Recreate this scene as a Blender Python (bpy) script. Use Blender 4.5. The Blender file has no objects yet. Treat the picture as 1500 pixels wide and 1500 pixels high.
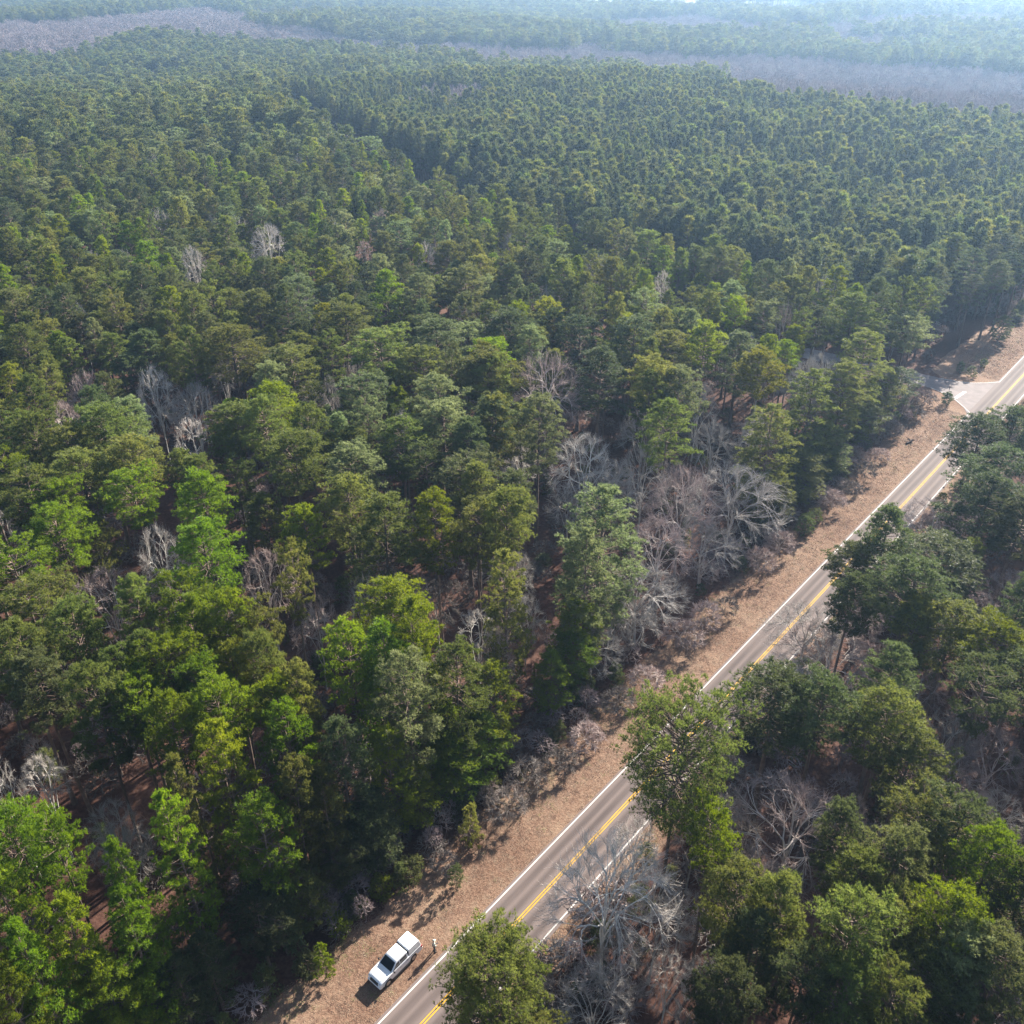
import bpy, bmesh, math, random
import numpy as np
from mathutils import Vector, Matrix
R_ = math.radians
S = bpy.context.scene

# ------------------------------------------------------------------ camera
CAM_H, F, PITCH = 80.0, 1333.0, R_(31.3)
cd = bpy.data.cameras.new('camera'); cam = bpy.data.objects.new('camera', cd)
S.collection.objects.link(cam); S.camera = cam
cam.location = (0, 0, CAM_H); cam.rotation_euler = (R_(90) - PITCH, 0, 0)
cd.sensor_width = 36; cd.lens = 36 * F / 1500; cd.clip_start = 0.5; cd.clip_end = 20000

# ------------------------------------------------------------------ light
SUN_AZ, SUN_EL = 38.0, 27.0          # azimuth clockwise from +Y, elevation
w = bpy.data.worlds.new('World'); S.world = w; w.use_nodes = True
nt = w.node_tree; nt.nodes.clear()
sky = nt.nodes.new('ShaderNodeTexSky'); sky.sky_type = 'NISHITA'; sky.sun_disc = False
sky.sun_elevation = R_(SUN_EL); sky.sun_rotation = R_(SUN_AZ); sky.altitude = 100
sky.air_density = 1.0; sky.dust_density = 1.2; sky.ozone_density = 1.0
bg = nt.nodes.new('ShaderNodeBackground'); bg.inputs['Strength'].default_value = 0.076
wo = nt.nodes.new('ShaderNodeOutputWorld')
nt.links.new(sky.outputs[0], bg.inputs[0]); nt.links.new(bg.outputs[0], wo.inputs[0])
sl = bpy.data.lights.new('sun', 'SUN'); sl.energy = 5.0; sl.angle = R_(0.5); sl.color = (1.0, 0.93, 0.83)
so = bpy.data.objects.new('sun', sl); S.collection.objects.link(so)
sd = Vector((math.sin(R_(SUN_AZ)) * math.cos(R_(SUN_EL)), math.cos(R_(SUN_AZ)) * math.cos(R_(SUN_EL)), math.sin(R_(SUN_EL))))
so.rotation_euler = sd.to_track_quat('Z', 'Y').to_euler()
S.view_settings.view_transform = 'Standard'; S.view_settings.look = 'None'
S.view_settings.exposure = 1.78; S.view_settings.gamma = 1.0
S.render.engine = 'CYCLES'
cy = S.cycles
cy.max_bounces = 6; cy.diffuse_bounces = 2; cy.glossy_bounces = 2; cy.transmission_bounces = 3
cy.volume_bounces = 0; cy.transparent_max_bounces = 4
cy.use_denoising = True; cy.denoising_prefilter = 'NONE'

# ------------------------------------------------------------------ geometry of the place
T = PITCH
def G(px, py, h=0.0):
    x, y = (px - 750) / F, (py - 750) / F
    dx, dy, dz = x, math.cos(T) - y * math.sin(T), -math.sin(T) - y * math.cos(T)
    k = (CAM_H - h) / -dz
    return dx * k, dy * k
def P(x, y, z):                         # world -> photo pixel (used only to pick which kind of wood grows where)
    zc = y * math.cos(T) - (z - CAM_H) * math.sin(T)
    yc = y * math.sin(T) + (z - CAM_H) * math.cos(T)
    return 750 + F * x / zc, 750 - F * yc / zc, zc
AZ = R_(40.1)
DX, DY = math.sin(AZ), math.cos(AZ); NX, NY = math.cos(AZ), -math.sin(AZ)
def RD(s, o): return (DX * s + NX * o, DY * s + NY * o)      # road coordinates
def SO(x, y): return x * DX + y * DY, x * NX + y * NY
SIDE = [(99.5, 181.0), (92.5, 187.0), (70, 204), (42, 233), (-8, 286), (-46, 354), (-82, 430), (-120, 520)]
def side_dist(x, y):
    x = np.asarray(x, float); y = np.asarray(y, float)
    best = np.full(x.shape, 1e9); sgn = np.zeros(x.shape)
    for (ax, ay), (bx, by) in zip(SIDE[:-1], SIDE[1:]):
        ux, uy = bx - ax, by - ay; L2 = ux * ux + uy * uy
        t = np.clip(((x - ax) * ux + (y - ay) * uy) / L2, 0, 1)
        d = np.hypot(x - ax - t * ux, y - ay - t * uy)
        c = ux * (y - ay) - uy * (x - ax)
        m = d < best
        best = np.where(m, d, best); sgn = np.where(m, c, sgn)
    return best, sgn                      # sgn < 0 : beyond the side road (right-hand, younger stand)
def smooth(a, b, t):
    t = np.clip((t - a) / (b - a), 0, 1); return t * t * (3 - 2 * t)
def vnoise(x, y, sc, seed):
    x = np.asarray(x, float) / sc + seed * 17.3; y = np.asarray(y, float) / sc - seed * 9.7
    xi, yi = np.floor(x), np.floor(y); fx, fy = x - xi, y - yi
    fx = fx * fx * (3 - 2 * fx); fy = fy * fy * (3 - 2 * fy)
    def hsh(a, b):
        v = np.sin(a * 127.1 + b * 311.7 + seed * 74.7) * 43758.5453
        return v - np.floor(v)
    return (hsh(xi, yi) * (1 - fx) + hsh(xi + 1, yi) * fx) * (1 - fy) + (hsh(xi, yi + 1) * (1 - fx) + hsh(xi + 1, yi + 1) * fx) * fy
# the bare-wood band of the stream bottom, as a line of distances over bearing (metres)
def HGT(x, y):
    x = np.asarray(x, float); y = np.asarray(y, float)
    d = np.hypot(x, y)
    roll = (vnoise(x, y, 420, 3) - .5) * 14 + (vnoise(x, y, 170, 5) - .5) * 4
    s = x * DX + y * DY; o = x * NX + y * NY
    near_road = 1 - smooth(20, 70, np.abs(o + 35))
    z = roll * smooth(230, 520, d)
    z = z - 9 * smooth(560, 680, d) * (1 - smooth(900, 1100, d))
    return z * (1 - near_road)

# ------------------------------------------------------------------ helpers
def tag(o, label=None, cat=None, group=None, kind=None):
    if label: o['label'] = label
    if cat: o['category'] = cat
    if group: o['group'] = group
    if kind: o['kind'] = kind
    return o
def link(o, parent=None):
    S.collection.objects.link(o)
    if parent is not None: o.parent = parent
    return o
def mesh_np(name, V, tris, mats=(), midx=None, tint=None, smoothf=False):
    me = bpy.data.meshes.new(name)
    V = np.asarray(V, np.float32); tris = np.asarray(tris, np.int32)
    k = tris.shape[1]
    me.vertices.add(len(V)); me.vertices.foreach_set('co', V.ravel())
    me.loops.add(tris.size); me.loops.foreach_set('vertex_index', tris.ravel())
    me.polygons.add(len(tris)); me.polygons.foreach_set('loop_start', np.arange(0, tris.size, k, dtype=np.int32))
    for m in mats: me.materials.append(m)
    if midx is not None: me.polygons.foreach_set('material_index', np.asarray(midx, np.int32))
    me.update(calc_edges=True)
    if tint is not None:
        a = me.attributes.new('tint', 'FLOAT', 'POINT'); a.data.foreach_set('value', np.asarray(tint, np.float32))
    if smoothf: me.polygons.foreach_set('use_smooth', np.ones(len(tris), bool))
    return me
def add_obj(name, me, parent=None):
    return link(bpy.data.objects.new(name, me), parent)
def empty(name, loc, rz=0.0):
    o = bpy.data.objects.new(name, None); link(o); o.location = loc; o.rotation_euler = (0, 0, rz)
    o.empty_display_size = .5
    return o

def nodes(name):
    m = bpy.data.materials.new(name); m.use_nodes = True
    n = m.node_tree; b = n.nodes['Principled BSDF']
    return m, n, b
def simple(name, col, rough=.6, metal=0, spec=.5, bumpy=0, bscale=20, coat=0, vary=.0, vscale=3):
    m, n, b = nodes(name)
    b.inputs['Base Color'].default_value = (*col, 1); b.inputs['Roughness'].default_value = rough
    b.inputs['Metallic'].default_value = metal; b.inputs['Specular IOR Level'].default_value = spec
    if coat: b.inputs['Coat Weight'].default_value = coat
    if vary:
        tx = n.nodes.new('ShaderNodeTexNoise'); tx.inputs['Scale'].default_value = vscale
        rp = n.nodes.new('ShaderNodeValToRGB')
        rp.color_ramp.elements[0].position = .35; rp.color_ramp.elements[1].position = .65
        rp.color_ramp.elements[0].color = (*[c * (1 - vary) for c in col], 1)
        rp.color_ramp.elements[1].color = (*[min(1, c * (1 + vary)) for c in col], 1)
        tc = n.nodes.new('ShaderNodeTexCoord')
        n.links.new(tc.outputs['Object'], tx.inputs['Vector'])
        n.links.new(tx.outputs[0], rp.inputs[0]); n.links.new(rp.outputs[0], b.inputs['Base Color'])
    if bumpy:
        tx = n.nodes.new('ShaderNodeTexNoise'); tx.inputs['Scale'].default_value = bscale
        bp = n.nodes.new('ShaderNodeBump'); bp.inputs['Strength'].default_value = bumpy
        n.links.new(tx.outputs[0], bp.inputs['Height']); n.links.new(bp.outputs[0], b.inputs['Normal'])
    return m

def foliage_mat(name, col, col2, trans=.45):
    """needle foliage: colour differs from tuft to tuft and a little from tree to tree; light passes through the needles"""
    m, n, b = nodes(name); L = n.links
    at = n.nodes.new('ShaderNodeAttribute'); at.attribute_name = 'tint'
    oi = n.nodes.new('ShaderNodeObjectInfo')
    mx = n.nodes.new('ShaderNodeMix'); mx.data_type = 'RGBA'
    mx.inputs[6].default_value = (*col, 1); mx.inputs[7].default_value = (*col2, 1)
    L.new(at.outputs['Fac'], mx.inputs[0])
    hs = n.nodes.new('ShaderNodeHueSaturation'); L.new(mx.outputs[2], hs.inputs['Color'])
    mr = n.nodes.new('ShaderNodeMapRange'); mr.inputs[3].default_value = .72; mr.inputs[4].default_value = 1.25
    L.new(oi.outputs['Random'], mr.inputs[0]); L.new(mr.outputs[0], hs.inputs['Value'])
    mh = n.nodes.new('ShaderNodeMath'); mh.operation = 'MULTIPLY'; mh.inputs[1].default_value = 7.31
    fr = n.nodes.new('ShaderNodeMath'); fr.operation = 'FRACT'
    L.new(oi.outputs['Random'], mh.inputs[0]); L.new(mh.outputs[0], fr.inputs[0])
    m2 = n.nodes.new('ShaderNodeMapRange'); m2.inputs[3].default_value = .478; m2.inputs[4].default_value = .525
    L.new(fr.outputs[0], m2.inputs[0]); L.new(m2.outputs[0], hs.inputs['Hue'])
    L.new(hs.outputs[0], b.inputs['Base Color'])
    b.inputs['Roughness'].default_value = .6; b.inputs['Specular IOR Level'].default_value = .45
    tr = n.nodes.new('ShaderNodeBsdfTranslucent')
    h3 = n.nodes.new('ShaderNodeHueSaturation'); h3.inputs['Hue'].default_value = .485; h3.inputs['Saturation'].default_value = 1.1
    h3.inputs['Value'].default_value = 1.8
    L.new(hs.outputs[0], h3.inputs['Color']); L.new(h3.outputs[0], tr.inputs['Color'])
    ms = n.nodes.new('ShaderNodeMixShader'); ms.inputs[0].default_value = trans
    L.new(b.outputs[0], ms.inputs[1]); L.new(tr.outputs[0], ms.inputs[2])
    L.new(ms.outputs[0], n.nodes['Material Output'].inputs['Surface'])
    return m
FOL = {
    'bright': foliage_mat('needles_yellow_green', (.082, .132, .012), (.170, .225, .026)),
    'green':  foliage_mat('needles_green', (.068, .092, .020), (.155, .174, .046)),
    'dark':   foliage_mat('needles_dark_green', (.046, .066, .024), (.100, .120, .046), .38),
    'olive':  foliage_mat('needles_olive', (.066, .086, .026), (.120, .140, .052), .38),
    'pale':   foliage_mat('needles_pale_green', (.086, .116, .044), (.175, .205, .092)),
    'yellow': foliage_mat('needles_yellowish', (.095, .122, .016), (.180, .200, .030)),
}
def bark_mat(name, col, vary=.35):
    m, n, b = nodes(name); L = n.links
    oi = n.nodes.new('ShaderNodeObjectInfo')
    tx = n.nodes.new('ShaderNodeTexNoise'); tx.inputs['Scale'].default_value = 1.4; tx.inputs['Detail'].default_value = 5
    tc = n.nodes.new('ShaderNodeTexCoord'); L.new(tc.outputs['Object'], tx.inputs['Vector'])
    ad = n.nodes.new('ShaderNodeMath'); ad.operation = 'ADD'; L.new(tx.outputs[0], ad.inputs[0])
    sc = n.nodes.new('ShaderNodeMath'); sc.operation = 'MULTIPLY'; sc.inputs[1].default_value = .35
    L.new(oi.outputs['Random'], sc.inputs[0]); L.new(sc.outputs[0], ad.inputs[1])
    rp = n.nodes.new('ShaderNodeValToRGB')
    rp.color_ramp.elements[0].position = .45; rp.color_ramp.elements[1].position = .9
    rp.color_ramp.elements[0].color = (*[c * (1 - vary) for c in col], 1)
    rp.color_ramp.elements[1].color = (*[min(1, c * (1 + vary)) for c in col], 1)
    L.new(ad.outputs[0], rp.inputs[0]); L.new(rp.outputs[0], b.inputs['Base Color'])
    b.inputs['Roughness'].default_value = .85; b.inputs['Specular IOR Level'].default_value = .25
    return m
M_PBARK = bark_mat('pine_bark', (.16, .115, .09))
BARE = {
    'white': (bark_mat('bare_bark_white', (.70, .66, .60), .15), bark_mat('twigs_white', (.56, .51, .46), .2)),
    'grey':  (bark_mat('bare_bark_grey', (.50, .46, .42), .25), bark_mat('twigs_grey', (.40, .365, .33), .25)),
    'dark':  (bark_mat('bare_bark_dark', (.30, .27, .24)), bark_mat('twigs_dark', (.20, .17, .15))),
    'pink':  (bark_mat('bare_bark_pinkish', (.56, .49, .44), .25), bark_mat('twigs_pinkish', (.43, .34, .31), .25)),
    'far':   (bark_mat('far_bark_mauve', (.31, .265, .27)), bark_mat('far_twigs_mauve', (.27, .22, .23))),
    'far2':  (bark_mat('far_bark_grey', (.32, .285, .28)), bark_mat('far_twigs_grey', (.28, .24, .24))),
    'purple': (bark_mat('bare_bark_mauve', (.40, .34, .32)), bark_mat('twigs_mauve', (.29, .225, .215))),
}

# ------------------------------------------------------------------ tree builders (numpy)
def perp(d):
    a = np.where(np.abs(d[:, 2:3]) > .9, np.array([[1., 0, 0]]), np.array([[0, 0, 1.]]))
    u = np.cross(d, a); u /= np.linalg.norm(u, axis=1, keepdims=True) + 1e-9
    return u, np.cross(d, u)
def tubes(segs, sides=3):
    """segs: array (n,8): p0 r0 p1 r1 -> verts, quads"""
    A = np.asarray(segs, float)
    if len(A) == 0: return np.zeros((0, 3)), np.zeros((0, 4), int)
    p0, r0, p1, r1 = A[:, 0:3], A[:, 3:4], A[:, 4:7], A[:, 7:8]
    d = p1 - p0; d /= np.linalg.norm(d, axis=1, keepdims=True) + 1e-9
    u, v = perp(d); n = len(A); V = np.zeros((n, 2 * sides, 3))
    for k in range(sides):
        a = 2 * math.pi * k / sides; c = math.cos(a) * u + math.sin(a) * v
        V[:, k] = p0 + c * r0; V[:, sides + k] = p1 + c * r1
    base = (np.arange(n) * 2 * sides)[:, None]
    q = []
    for k in range(sides):
        k2 = (k + 1) % sides
        q.append(base + np.array([[k, k2, sides + k2, sides + k]]))
    return V.reshape(-1, 3), np.concatenate(q, 0)
def ribbons(segs):
    A = np.asarray(segs, float)
    p0, r0, p1, r1 = A[:, 0:3], A[:, 3:4], A[:, 4:7], A[:, 7:8]
    d = p1 - p0; d /= np.linalg.norm(d, axis=1, keepdims=True) + 1e-9
    u, v = perp(d); rr = np.random.RandomState(5).rand(len(A), 1) * 6.28
    c = u * np.cos(rr) + v * np.sin(rr)
    V = np.stack([p0 - c * r0, p0 + c * r0, p1 + c * r1, p1 - c * r1], 1)
    b = (np.arange(len(A)) * 4)[:, None]
    return V.reshape(-1, 3), b + np.array([[0, 1, 2, 3]])
def unit(v): return v / (np.linalg.norm(v, axis=-1, keepdims=True) + 1e-9)

def pine(seed, h=24., R=3.6, cb=.54, nb=74, prof='dome', per=14, nee=13, nlen=.32, nw=.052, cl=.60, lod=0, gap=0.0):
    rs = np.random.RandomState(seed)
    z0 = h * cb; segs = []
    bx, by = rs.uniform(-.35, .35, 2)
    def axis(z):
        t = z / h; return np.array([bx * math.sin(t * 3.0), by * math.sin(t * 2.3 + .4) - by * math.sin(.4), z])
    def trad(z): return max(.03, .24 * (1 - z / h) ** .8 + .02) * (h / 24)
    zz = np.linspace(0, h * .985, 12)
    for a, b in zip(zz[:-1], zz[1:]):
        segs.append([*axis(a), trad(a), *axis(b), trad(b)])
    segs[0][3] *= 1.35
    limb = []; clumps = []
    k1, ph1, ph2 = rs.randint(2, 4), rs.rand() * 6.28, rs.rand() * 6.28
    for i in range(nb):
        t = (i + rs.rand()) / nb
        t = t ** .92
        z = z0 + t * (h - z0) * .99
        az = i * 2.39996 + rs.uniform(-.5, .5)
        if prof == 'dome': pr = min(1, .42 + t * 2.3) * math.sqrt(max(0.02, 1 - max(0, (t - .18) / .82) ** 2.1))
        elif prof == 'cone': pr = min(1, .6 + t * 3) * (1 - t) ** .55 + .05
        else: pr = min(1, .25 + t * 1.5) * math.sqrt(max(0.03, 1 - max(0, (t - .45) / .55) ** 2.4))
        lob = 1 + .17 * math.sin(az * k1 + ph1 + t * 3) + .09 * math.sin(az * 5 + ph2)
        r = R * pr * lob * rs.uniform(.76, 1.08)
        if rs.rand() < gap: continue
        el = math.radians(-4 + 58 * t ** 1.3 + rs.uniform(-10, 10))
        p0 = axis(z - .12 * r)
        dirh = np.array([math.cos(az), math.sin(az), 0])
        tip = p0 + dirh * r * math.cos(el * .55) + np.array([0, 0, r * math.sin(el) * .75 + .1 * r])
        mid = (p0 + tip) / 2 - np.array([0, 0, .07 * r])
        br = .018 + .016 * r
        limb.append([*p0, br, *mid, br * .6]); limb.append([*mid, br * .6, *tip, .012])
        side = np.array([-dirh[1], dirh[0], 0])
        n = max(1, int(round(1.0 + r * 1.05)))
        for j in range(n):
            f = 1 - (j / max(1, n)) * .62 * rs.uniform(.8, 1.1)
            c = p0 + (tip - p0) * f if f > .5 else mid
            lat = rs.uniform(-1, 1) * (.28 * r * (1.15 - abs(f - .75)))
            c = c + side * lat + np.array([0, 0, rs.uniform(-.1, .25)])
            q = p0 + (tip - p0) * max(.2, f - .25)
            if lod == 0: limb.append([*q, br * .4, *c, .006])
            clumps.append((*c, cl * rs.uniform(.72, 1.25) * (.8 + .2 * pr), rs.rand()))
    for _ in range(4): clumps.append((*axis(h * rs.uniform(.95, .995)), cl * .7, rs.rand()))
    if lod == 0:
        for _ in range(7):                     # dead stubs under the crown
            z = rs.uniform(.3, cb) * h; a = rs.rand() * 6.28; ln = rs.uniform(.4, 1.6)
            p = axis(z); limb.append([*p, .03, *(p + np.array([math.cos(a) * ln, math.sin(a) * ln, rs.uniform(-.2, .3)])), .008])
    C = np.array(clumps); n = len(C)
    ctr = np.repeat(C[:, :3], per, 0); rad = np.repeat(C[:, 3], per); tv = np.repeat(C[:, 4], per)
    d = unit(rs.normal(size=(n * per, 3))); d[:, 2] = np.where(d[:, 2] < -.25, -d[:, 2], d[:, 2])
    pos = ctr + d * (rad * rs.uniform(.35, .95, n * per))[:, None] * np.array([1, 1, .72])
    out = ctr * np.array([1, 1, 0]); out = unit(out)
    td = unit(d * .8 + np.array([0, 0, .95]) + out * .3)
    pos = np.repeat(pos, nee, 0); td = np.repeat(td, nee, 0); tv = np.repeat(tv, nee)
    nd = unit(td + rs.normal(size=td.shape) * .62)
    ln = (nlen * rs.uniform(.7, 1.2, len(nd)))[:, None]
    u, v = perp(nd); a = rs.rand(len(nd), 1) * 6.28; sidev = u * np.cos(a) + v * np.sin(a)
    V = np.stack([pos - sidev * nw / 2, pos + sidev * nw / 2, pos + nd * ln], 1).reshape(-1, 3)
    tri = np.arange(len(V)).reshape(-1, 3)
    tint = np.repeat(np.clip(tv * .75 + rs.rand(len(tv)) * .25, 0, 1), 3)
    crown = mesh_np('pine_crown', V, tri, [FOL['green']], tint=tint)
    tV, tQ = tubes(segs, 7 if lod == 0 else 4); lV, lQ = tubes(limb, 3)
    trunk = mesh_np('pine_trunk', np.concatenate([tV, lV]), np.concatenate([tQ, lQ + len(tV)]), [M_PBARK])
    return trunk, crown

def bare(seed, h=18., R=6., kind='dome', dens=1.0, lod=0, tw=.024, forks=8, zf=.3):
    """leafless hardwood: limbs fan from the fork to fill a rounded crown, split twice, and end in fine twigs"""
    rs = np.random.RandomState(seed); zb = zf * h * .75
    fl = {'dome': .40, 'vase': .50, 'wide': .30}[kind]; zmin = {'dome': -.30, 'vase': -.02, 'wide': -.12}[kind]
    zc = zb + (h - zb) * fl; up, dn = h - zc, (zc - zb) * .95
    ph = rs.rand(3) * 6.28
    def dirs(n, z0):
        k = np.arange(n) + .5; z = 1 - k / n * (1 - z0); a = k * 2.39996 + rs.uniform(-.45, .45, n) * 2
        z = np.clip(z + rs.normal(size=n) * .05, z0, 1); r = np.sqrt(np.clip(1 - z * z, 0, 1)); return np.stack([r * np.cos(a), r * np.sin(a), z], 1)
    def place(d, f):
        az = np.arctan2(d[:, 1], d[:, 0]); lob = 1 + .13 * np.sin(2 * az + ph[0]) + .10 * np.sin(3 * az + ph[1] + 2 * d[:, 2]) + .06 * np.sin(7 * az + ph[2])
        g = f * lob * rs.uniform(.86, 1.08, len(d))
        return np.stack([d[:, 0] * R * g, d[:, 1] * R * g, zc + np.where(d[:, 2] > 0, up, dn) * d[:, 2] * f * (.94 + .12 * (lob - 1))], 1)
    big, mid, fine = [], [], []
    def bez(p, pd, q, r0, r1, n, out):
        L = np.linalg.norm(q - p, axis=1, keepdims=True); c = p + pd * L * .42 + rs.normal(size=p.shape) * L * .07; prev = p
        for k in range(1, n + 1):
            t = k / n; x = (1 - t) ** 2 * p + 2 * t * (1 - t) * c + t * t * q
            if k < n: x = x + rs.normal(size=p.shape) * L * .018
            a = r0 + (r1 - r0) * (k - 1) / n; b = r0 + (r1 - r0) * k / n
            out.append(np.concatenate([prev, a, x, b], 1)); prev = x
        return q, unit(q - c)
    tr = .0108 * h; top = np.array([rs.uniform(-.3, .3), rs.uniform(-.3, .3), zb])
    trunk = [[0, 0, -.2, tr * 1.35, *(top * .5), tr], [*(top * .5), tr, *top, tr * .85]]
    lean = top + np.array([rs.uniform(-.3, .3), rs.uniform(-.3, .3), (zc - zb) * .9]); trunk.append([*top, tr * .8, *lean, tr * .45])
    n1 = forks; d1 = dirs(n1, .12); q1 = place(d1, .50)
    st = top[None] + (lean - top)[None] * rs.rand(n1, 1); p1, t1 = bez(st, np.tile(np.array([[0, 0, 1.]]), (n1, 1)) * .7 + d1 * .4, q1, np.full((n1, 1), tr * .52), np.full((n1, 1), tr * .26), 4, big)
    n2 = int(58 * dens) if lod == 0 else 40; d2 = dirs(n2, zmin); q2 = place(d2, .78); k = np.argmax(d2 @ d1.T, 1)
    s2 = p1[k] - t1[k] * rs.rand(n2, 1) * .16 * R; p2, t2 = bez(s2, t1[k], q2, np.full((n2, 1), tr * .19), np.full((n2, 1), max(tw * .8, tr * .10)), 4, big)
    n3 = int(430 * dens) if lod == 0 else 150; d3 = dirs(n3, zmin); q3 = place(d3, 1.0 if lod else rs.uniform(.86, 1.02)); q3 = q3 + rs.normal(size=q3.shape) * .03 * R; k = np.argmax(d3 @ d2.T, 1)
    s3 = p2[k] - t2[k] * rs.rand(n3, 1) * .2 * R; p3, t3 = bez(s3, t2[k], q3, np.full((n3, 1), max(tw * .62, tr * .08)), np.full((n3, 1), tw * .42), 3, mid)
    m = 14 if lod == 0 else 4; sA = np.concatenate(mid[-3:] if lod == 0 else mid[-2:], 0)
    src = sA[rs.randint(0, len(sA), n3 * m)]; b0 = src[:, :3]; b1 = src[:, 4:7]; f = rs.rand(len(src), 1); p = b0 + (b1 - b0) * f
    td = unit(unit(b1 - b0) + rs.normal(size=p.shape) * .42 + np.array([0, 0, .12])); L = (.085 * R + .25) * rs.uniform(.5, 1.3, (len(p), 1))
    q = p + td * L; fine.append(np.concatenate([p, np.full((len(p), 1), tw * .38), q, np.full((len(p), 1), tw * .16)], 1))
    bigA = np.concatenate([np.array(trunk)] + big, 0); midA = np.concatenate(mid, 0); fA = np.concatenate(fine, 0)
    bV, bQ = tubes(bigA, 5 if lod == 0 else 3); mV, mQ = tubes(midA, 3); fV, fQ = ribbons(fA)
    return (mesh_np('bare_trunk', bV, bQ, [BARE['grey'][0]]),
            mesh_np('bare_crown', np.concatenate([mV, fV]), np.concatenate([mQ, fQ + len(mV)]), [BARE['grey'][1]]))

PINES = [pine(11, nb=70, cb=.63), pine(12, nb=62, cb=.58, gap=.10), pine(13, nb=60, prof='flat', cb=.66),
         pine(14, nb=72, prof='cone', cb=.54), pine(15, nb=70, cb=.68), pine(16, nb=58, prof='flat', cb=.60, gap=.16),
         pine(17, nb=66, cb=.62, cl=.7), pine(18, nb=78, cb=.54, gap=.05)]
WIDE = [pine(31, R=7.6, nb=130, prof='flat', cb=.46, cl=.68, per=12, gap=.12), pine(32, R=6.4, nb=150, prof='dome', cb=.5, cl=.66, per=12)]
EDGEP = [pine(21, R=3.6, nb=96, prof='dome', cb=.16), pine(22, R=3.6, nb=92, prof='cone', cb=.20, cl=.62), pine(23, R=3.6, nb=88, prof='flat', cb=.24)]
BUSHP = [pine(41, h=7, R=2.0, nb=46, prof='cone', cb=.08, cl=.36, per=10, nlen=.28), pine(42, h=7, R=2.4, nb=50, prof='dome', cb=.06, cl=.4, per=10, nlen=.28)]
BARES = [bare(51), bare(52, kind='vase', R=4.6), bare(53, kind='wide', R=7.2, h=15, dens=1.1), bare(54, h=20, zf=.4), bare(55, kind='vase', R=5, h=20, zf=.42), bare(56, kind='wide', R=7, h=17, zf=.34, dens=1.1)]
LIMB = [bare(58, kind='wide', R=7.2, h=20, forks=9, zf=.34, dens=1.05), bare(59, kind='dome', R=7.2, h=20, forks=10, zf=.36, dens=1.15)]
BARE_DIM = [(18, 6), (18, 4.6), (15, 7.2), (20, 6), (20, 5), (17, 7)]
SNAG = bare(57, kind='vase', R=3.2, h=14, dens=.32, forks=5, zf=.45)

# ------------------------------------------------------------------ ground
def ground_mat(name, ramp, sc=.35, bump=.35, big=.04, stretch=None):
    m, n, b = nodes(name); L = n.links
    tc = n.nodes.new('ShaderNodeNewGeometry')
    a = n.nodes.new('ShaderNodeTexNoise'); a.inputs['Scale'].default_value = sc * 6; a.inputs['Detail'].default_value = 8; a.inputs['Roughness'].default_value = .72
    c = n.nodes.new('ShaderNodeTexNoise'); c.inputs['Scale'].default_value = big; c.inputs['Detail'].default_value = 4
    L.new(tc.outputs['Position'], a.inputs['Vector']); L.new(tc.outputs['Position'], c.inputs['Vector'])
    md = n.nodes.new('ShaderNodeMath'); md.operation = 'MULTIPLY_ADD'; md.inputs[1].default_value = .55
    L.new(c.outputs[0], md.inputs[0]); 
    m2 = n.nodes.new('ShaderNodeMath'); m2.operation = 'MULTIPLY'; m2.inputs[1].default_value = .75
    L.new(a.outputs[0], m2.inputs[0]); L.new(m2.outputs[0], md.inputs[2])
    rp = n.nodes.new('ShaderNodeValToRGB'); els = rp.color_ramp.elements
    while len(els) < len(ramp): els.new(.5)
    for e, (p, col) in zip(els, ramp): e.position = p; e.color = (*col, 1)
    L.new(md.outputs[0], rp.inputs[0]); L.new(rp.outputs[0], b.inputs['Base Color'])
    bp = n.nodes.new('ShaderNodeBump'); bp.inputs['Strength'].default_value = bump; bp.inputs['Distance'].default_value = .2
    L.new(a.outputs[0], bp.inputs['Height']); L.new(bp.outputs[0], b.inputs['Normal'])
    b.inputs['Roughness'].default_value = .95; b.inputs['Specular IOR Level'].default_value = .1
    return m
M_FLOOR = ground_mat('pine_straw', [(.42, (.038, .020, .015)), (.62, (.090, .045, .033)), (.78, (.15, .085, .062))], bump=.5)
M_VERGE = ground_mat('verge_litter', [(.42, (.062, .038, .028)), (.53, (.155, .090, .060)), (.66, (.245, .155, .105)), (.82, (.31, .22, .15))], sc=.5, bump=.8, big=.09)
def sheet(name, xs, ys, mat, z=0.0, kind='structure', fn=None):
    X, Y = np.meshgrid(xs, ys); Z = (HGT(X, Y) if fn is None else fn(X, Y)) + z
    V = np.stack([X.ravel(), Y.ravel(), Z.ravel()], 1); nx, ny = len(xs), len(ys)
    i = np.arange((nx - 1) * (ny - 1)); c = i % (nx - 1); r = i // (nx - 1); a = r * nx + c
    Q = np.stack([a, a + 1, a + nx + 1, a + nx], 1)
    o = add_obj(name, mesh_np(name, V, Q, [mat], smoothf=True)); tag(o, kind=kind); return o
xs = np.unique(np.concatenate([np.linspace(-6000, -900, 18), np.linspace(-900, 900, 121), np.linspace(900, 6000, 18)]))
ys = np.unique(np.concatenate([np.linspace(-500, 0, 6), np.linspace(0, 1500, 121), np.linspace(1500, 7000, 24)]))
g = sheet('ground', xs, ys, M_FLOOR)
tag(g, 'reddish brown pine straw ground under the woods', None)

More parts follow.
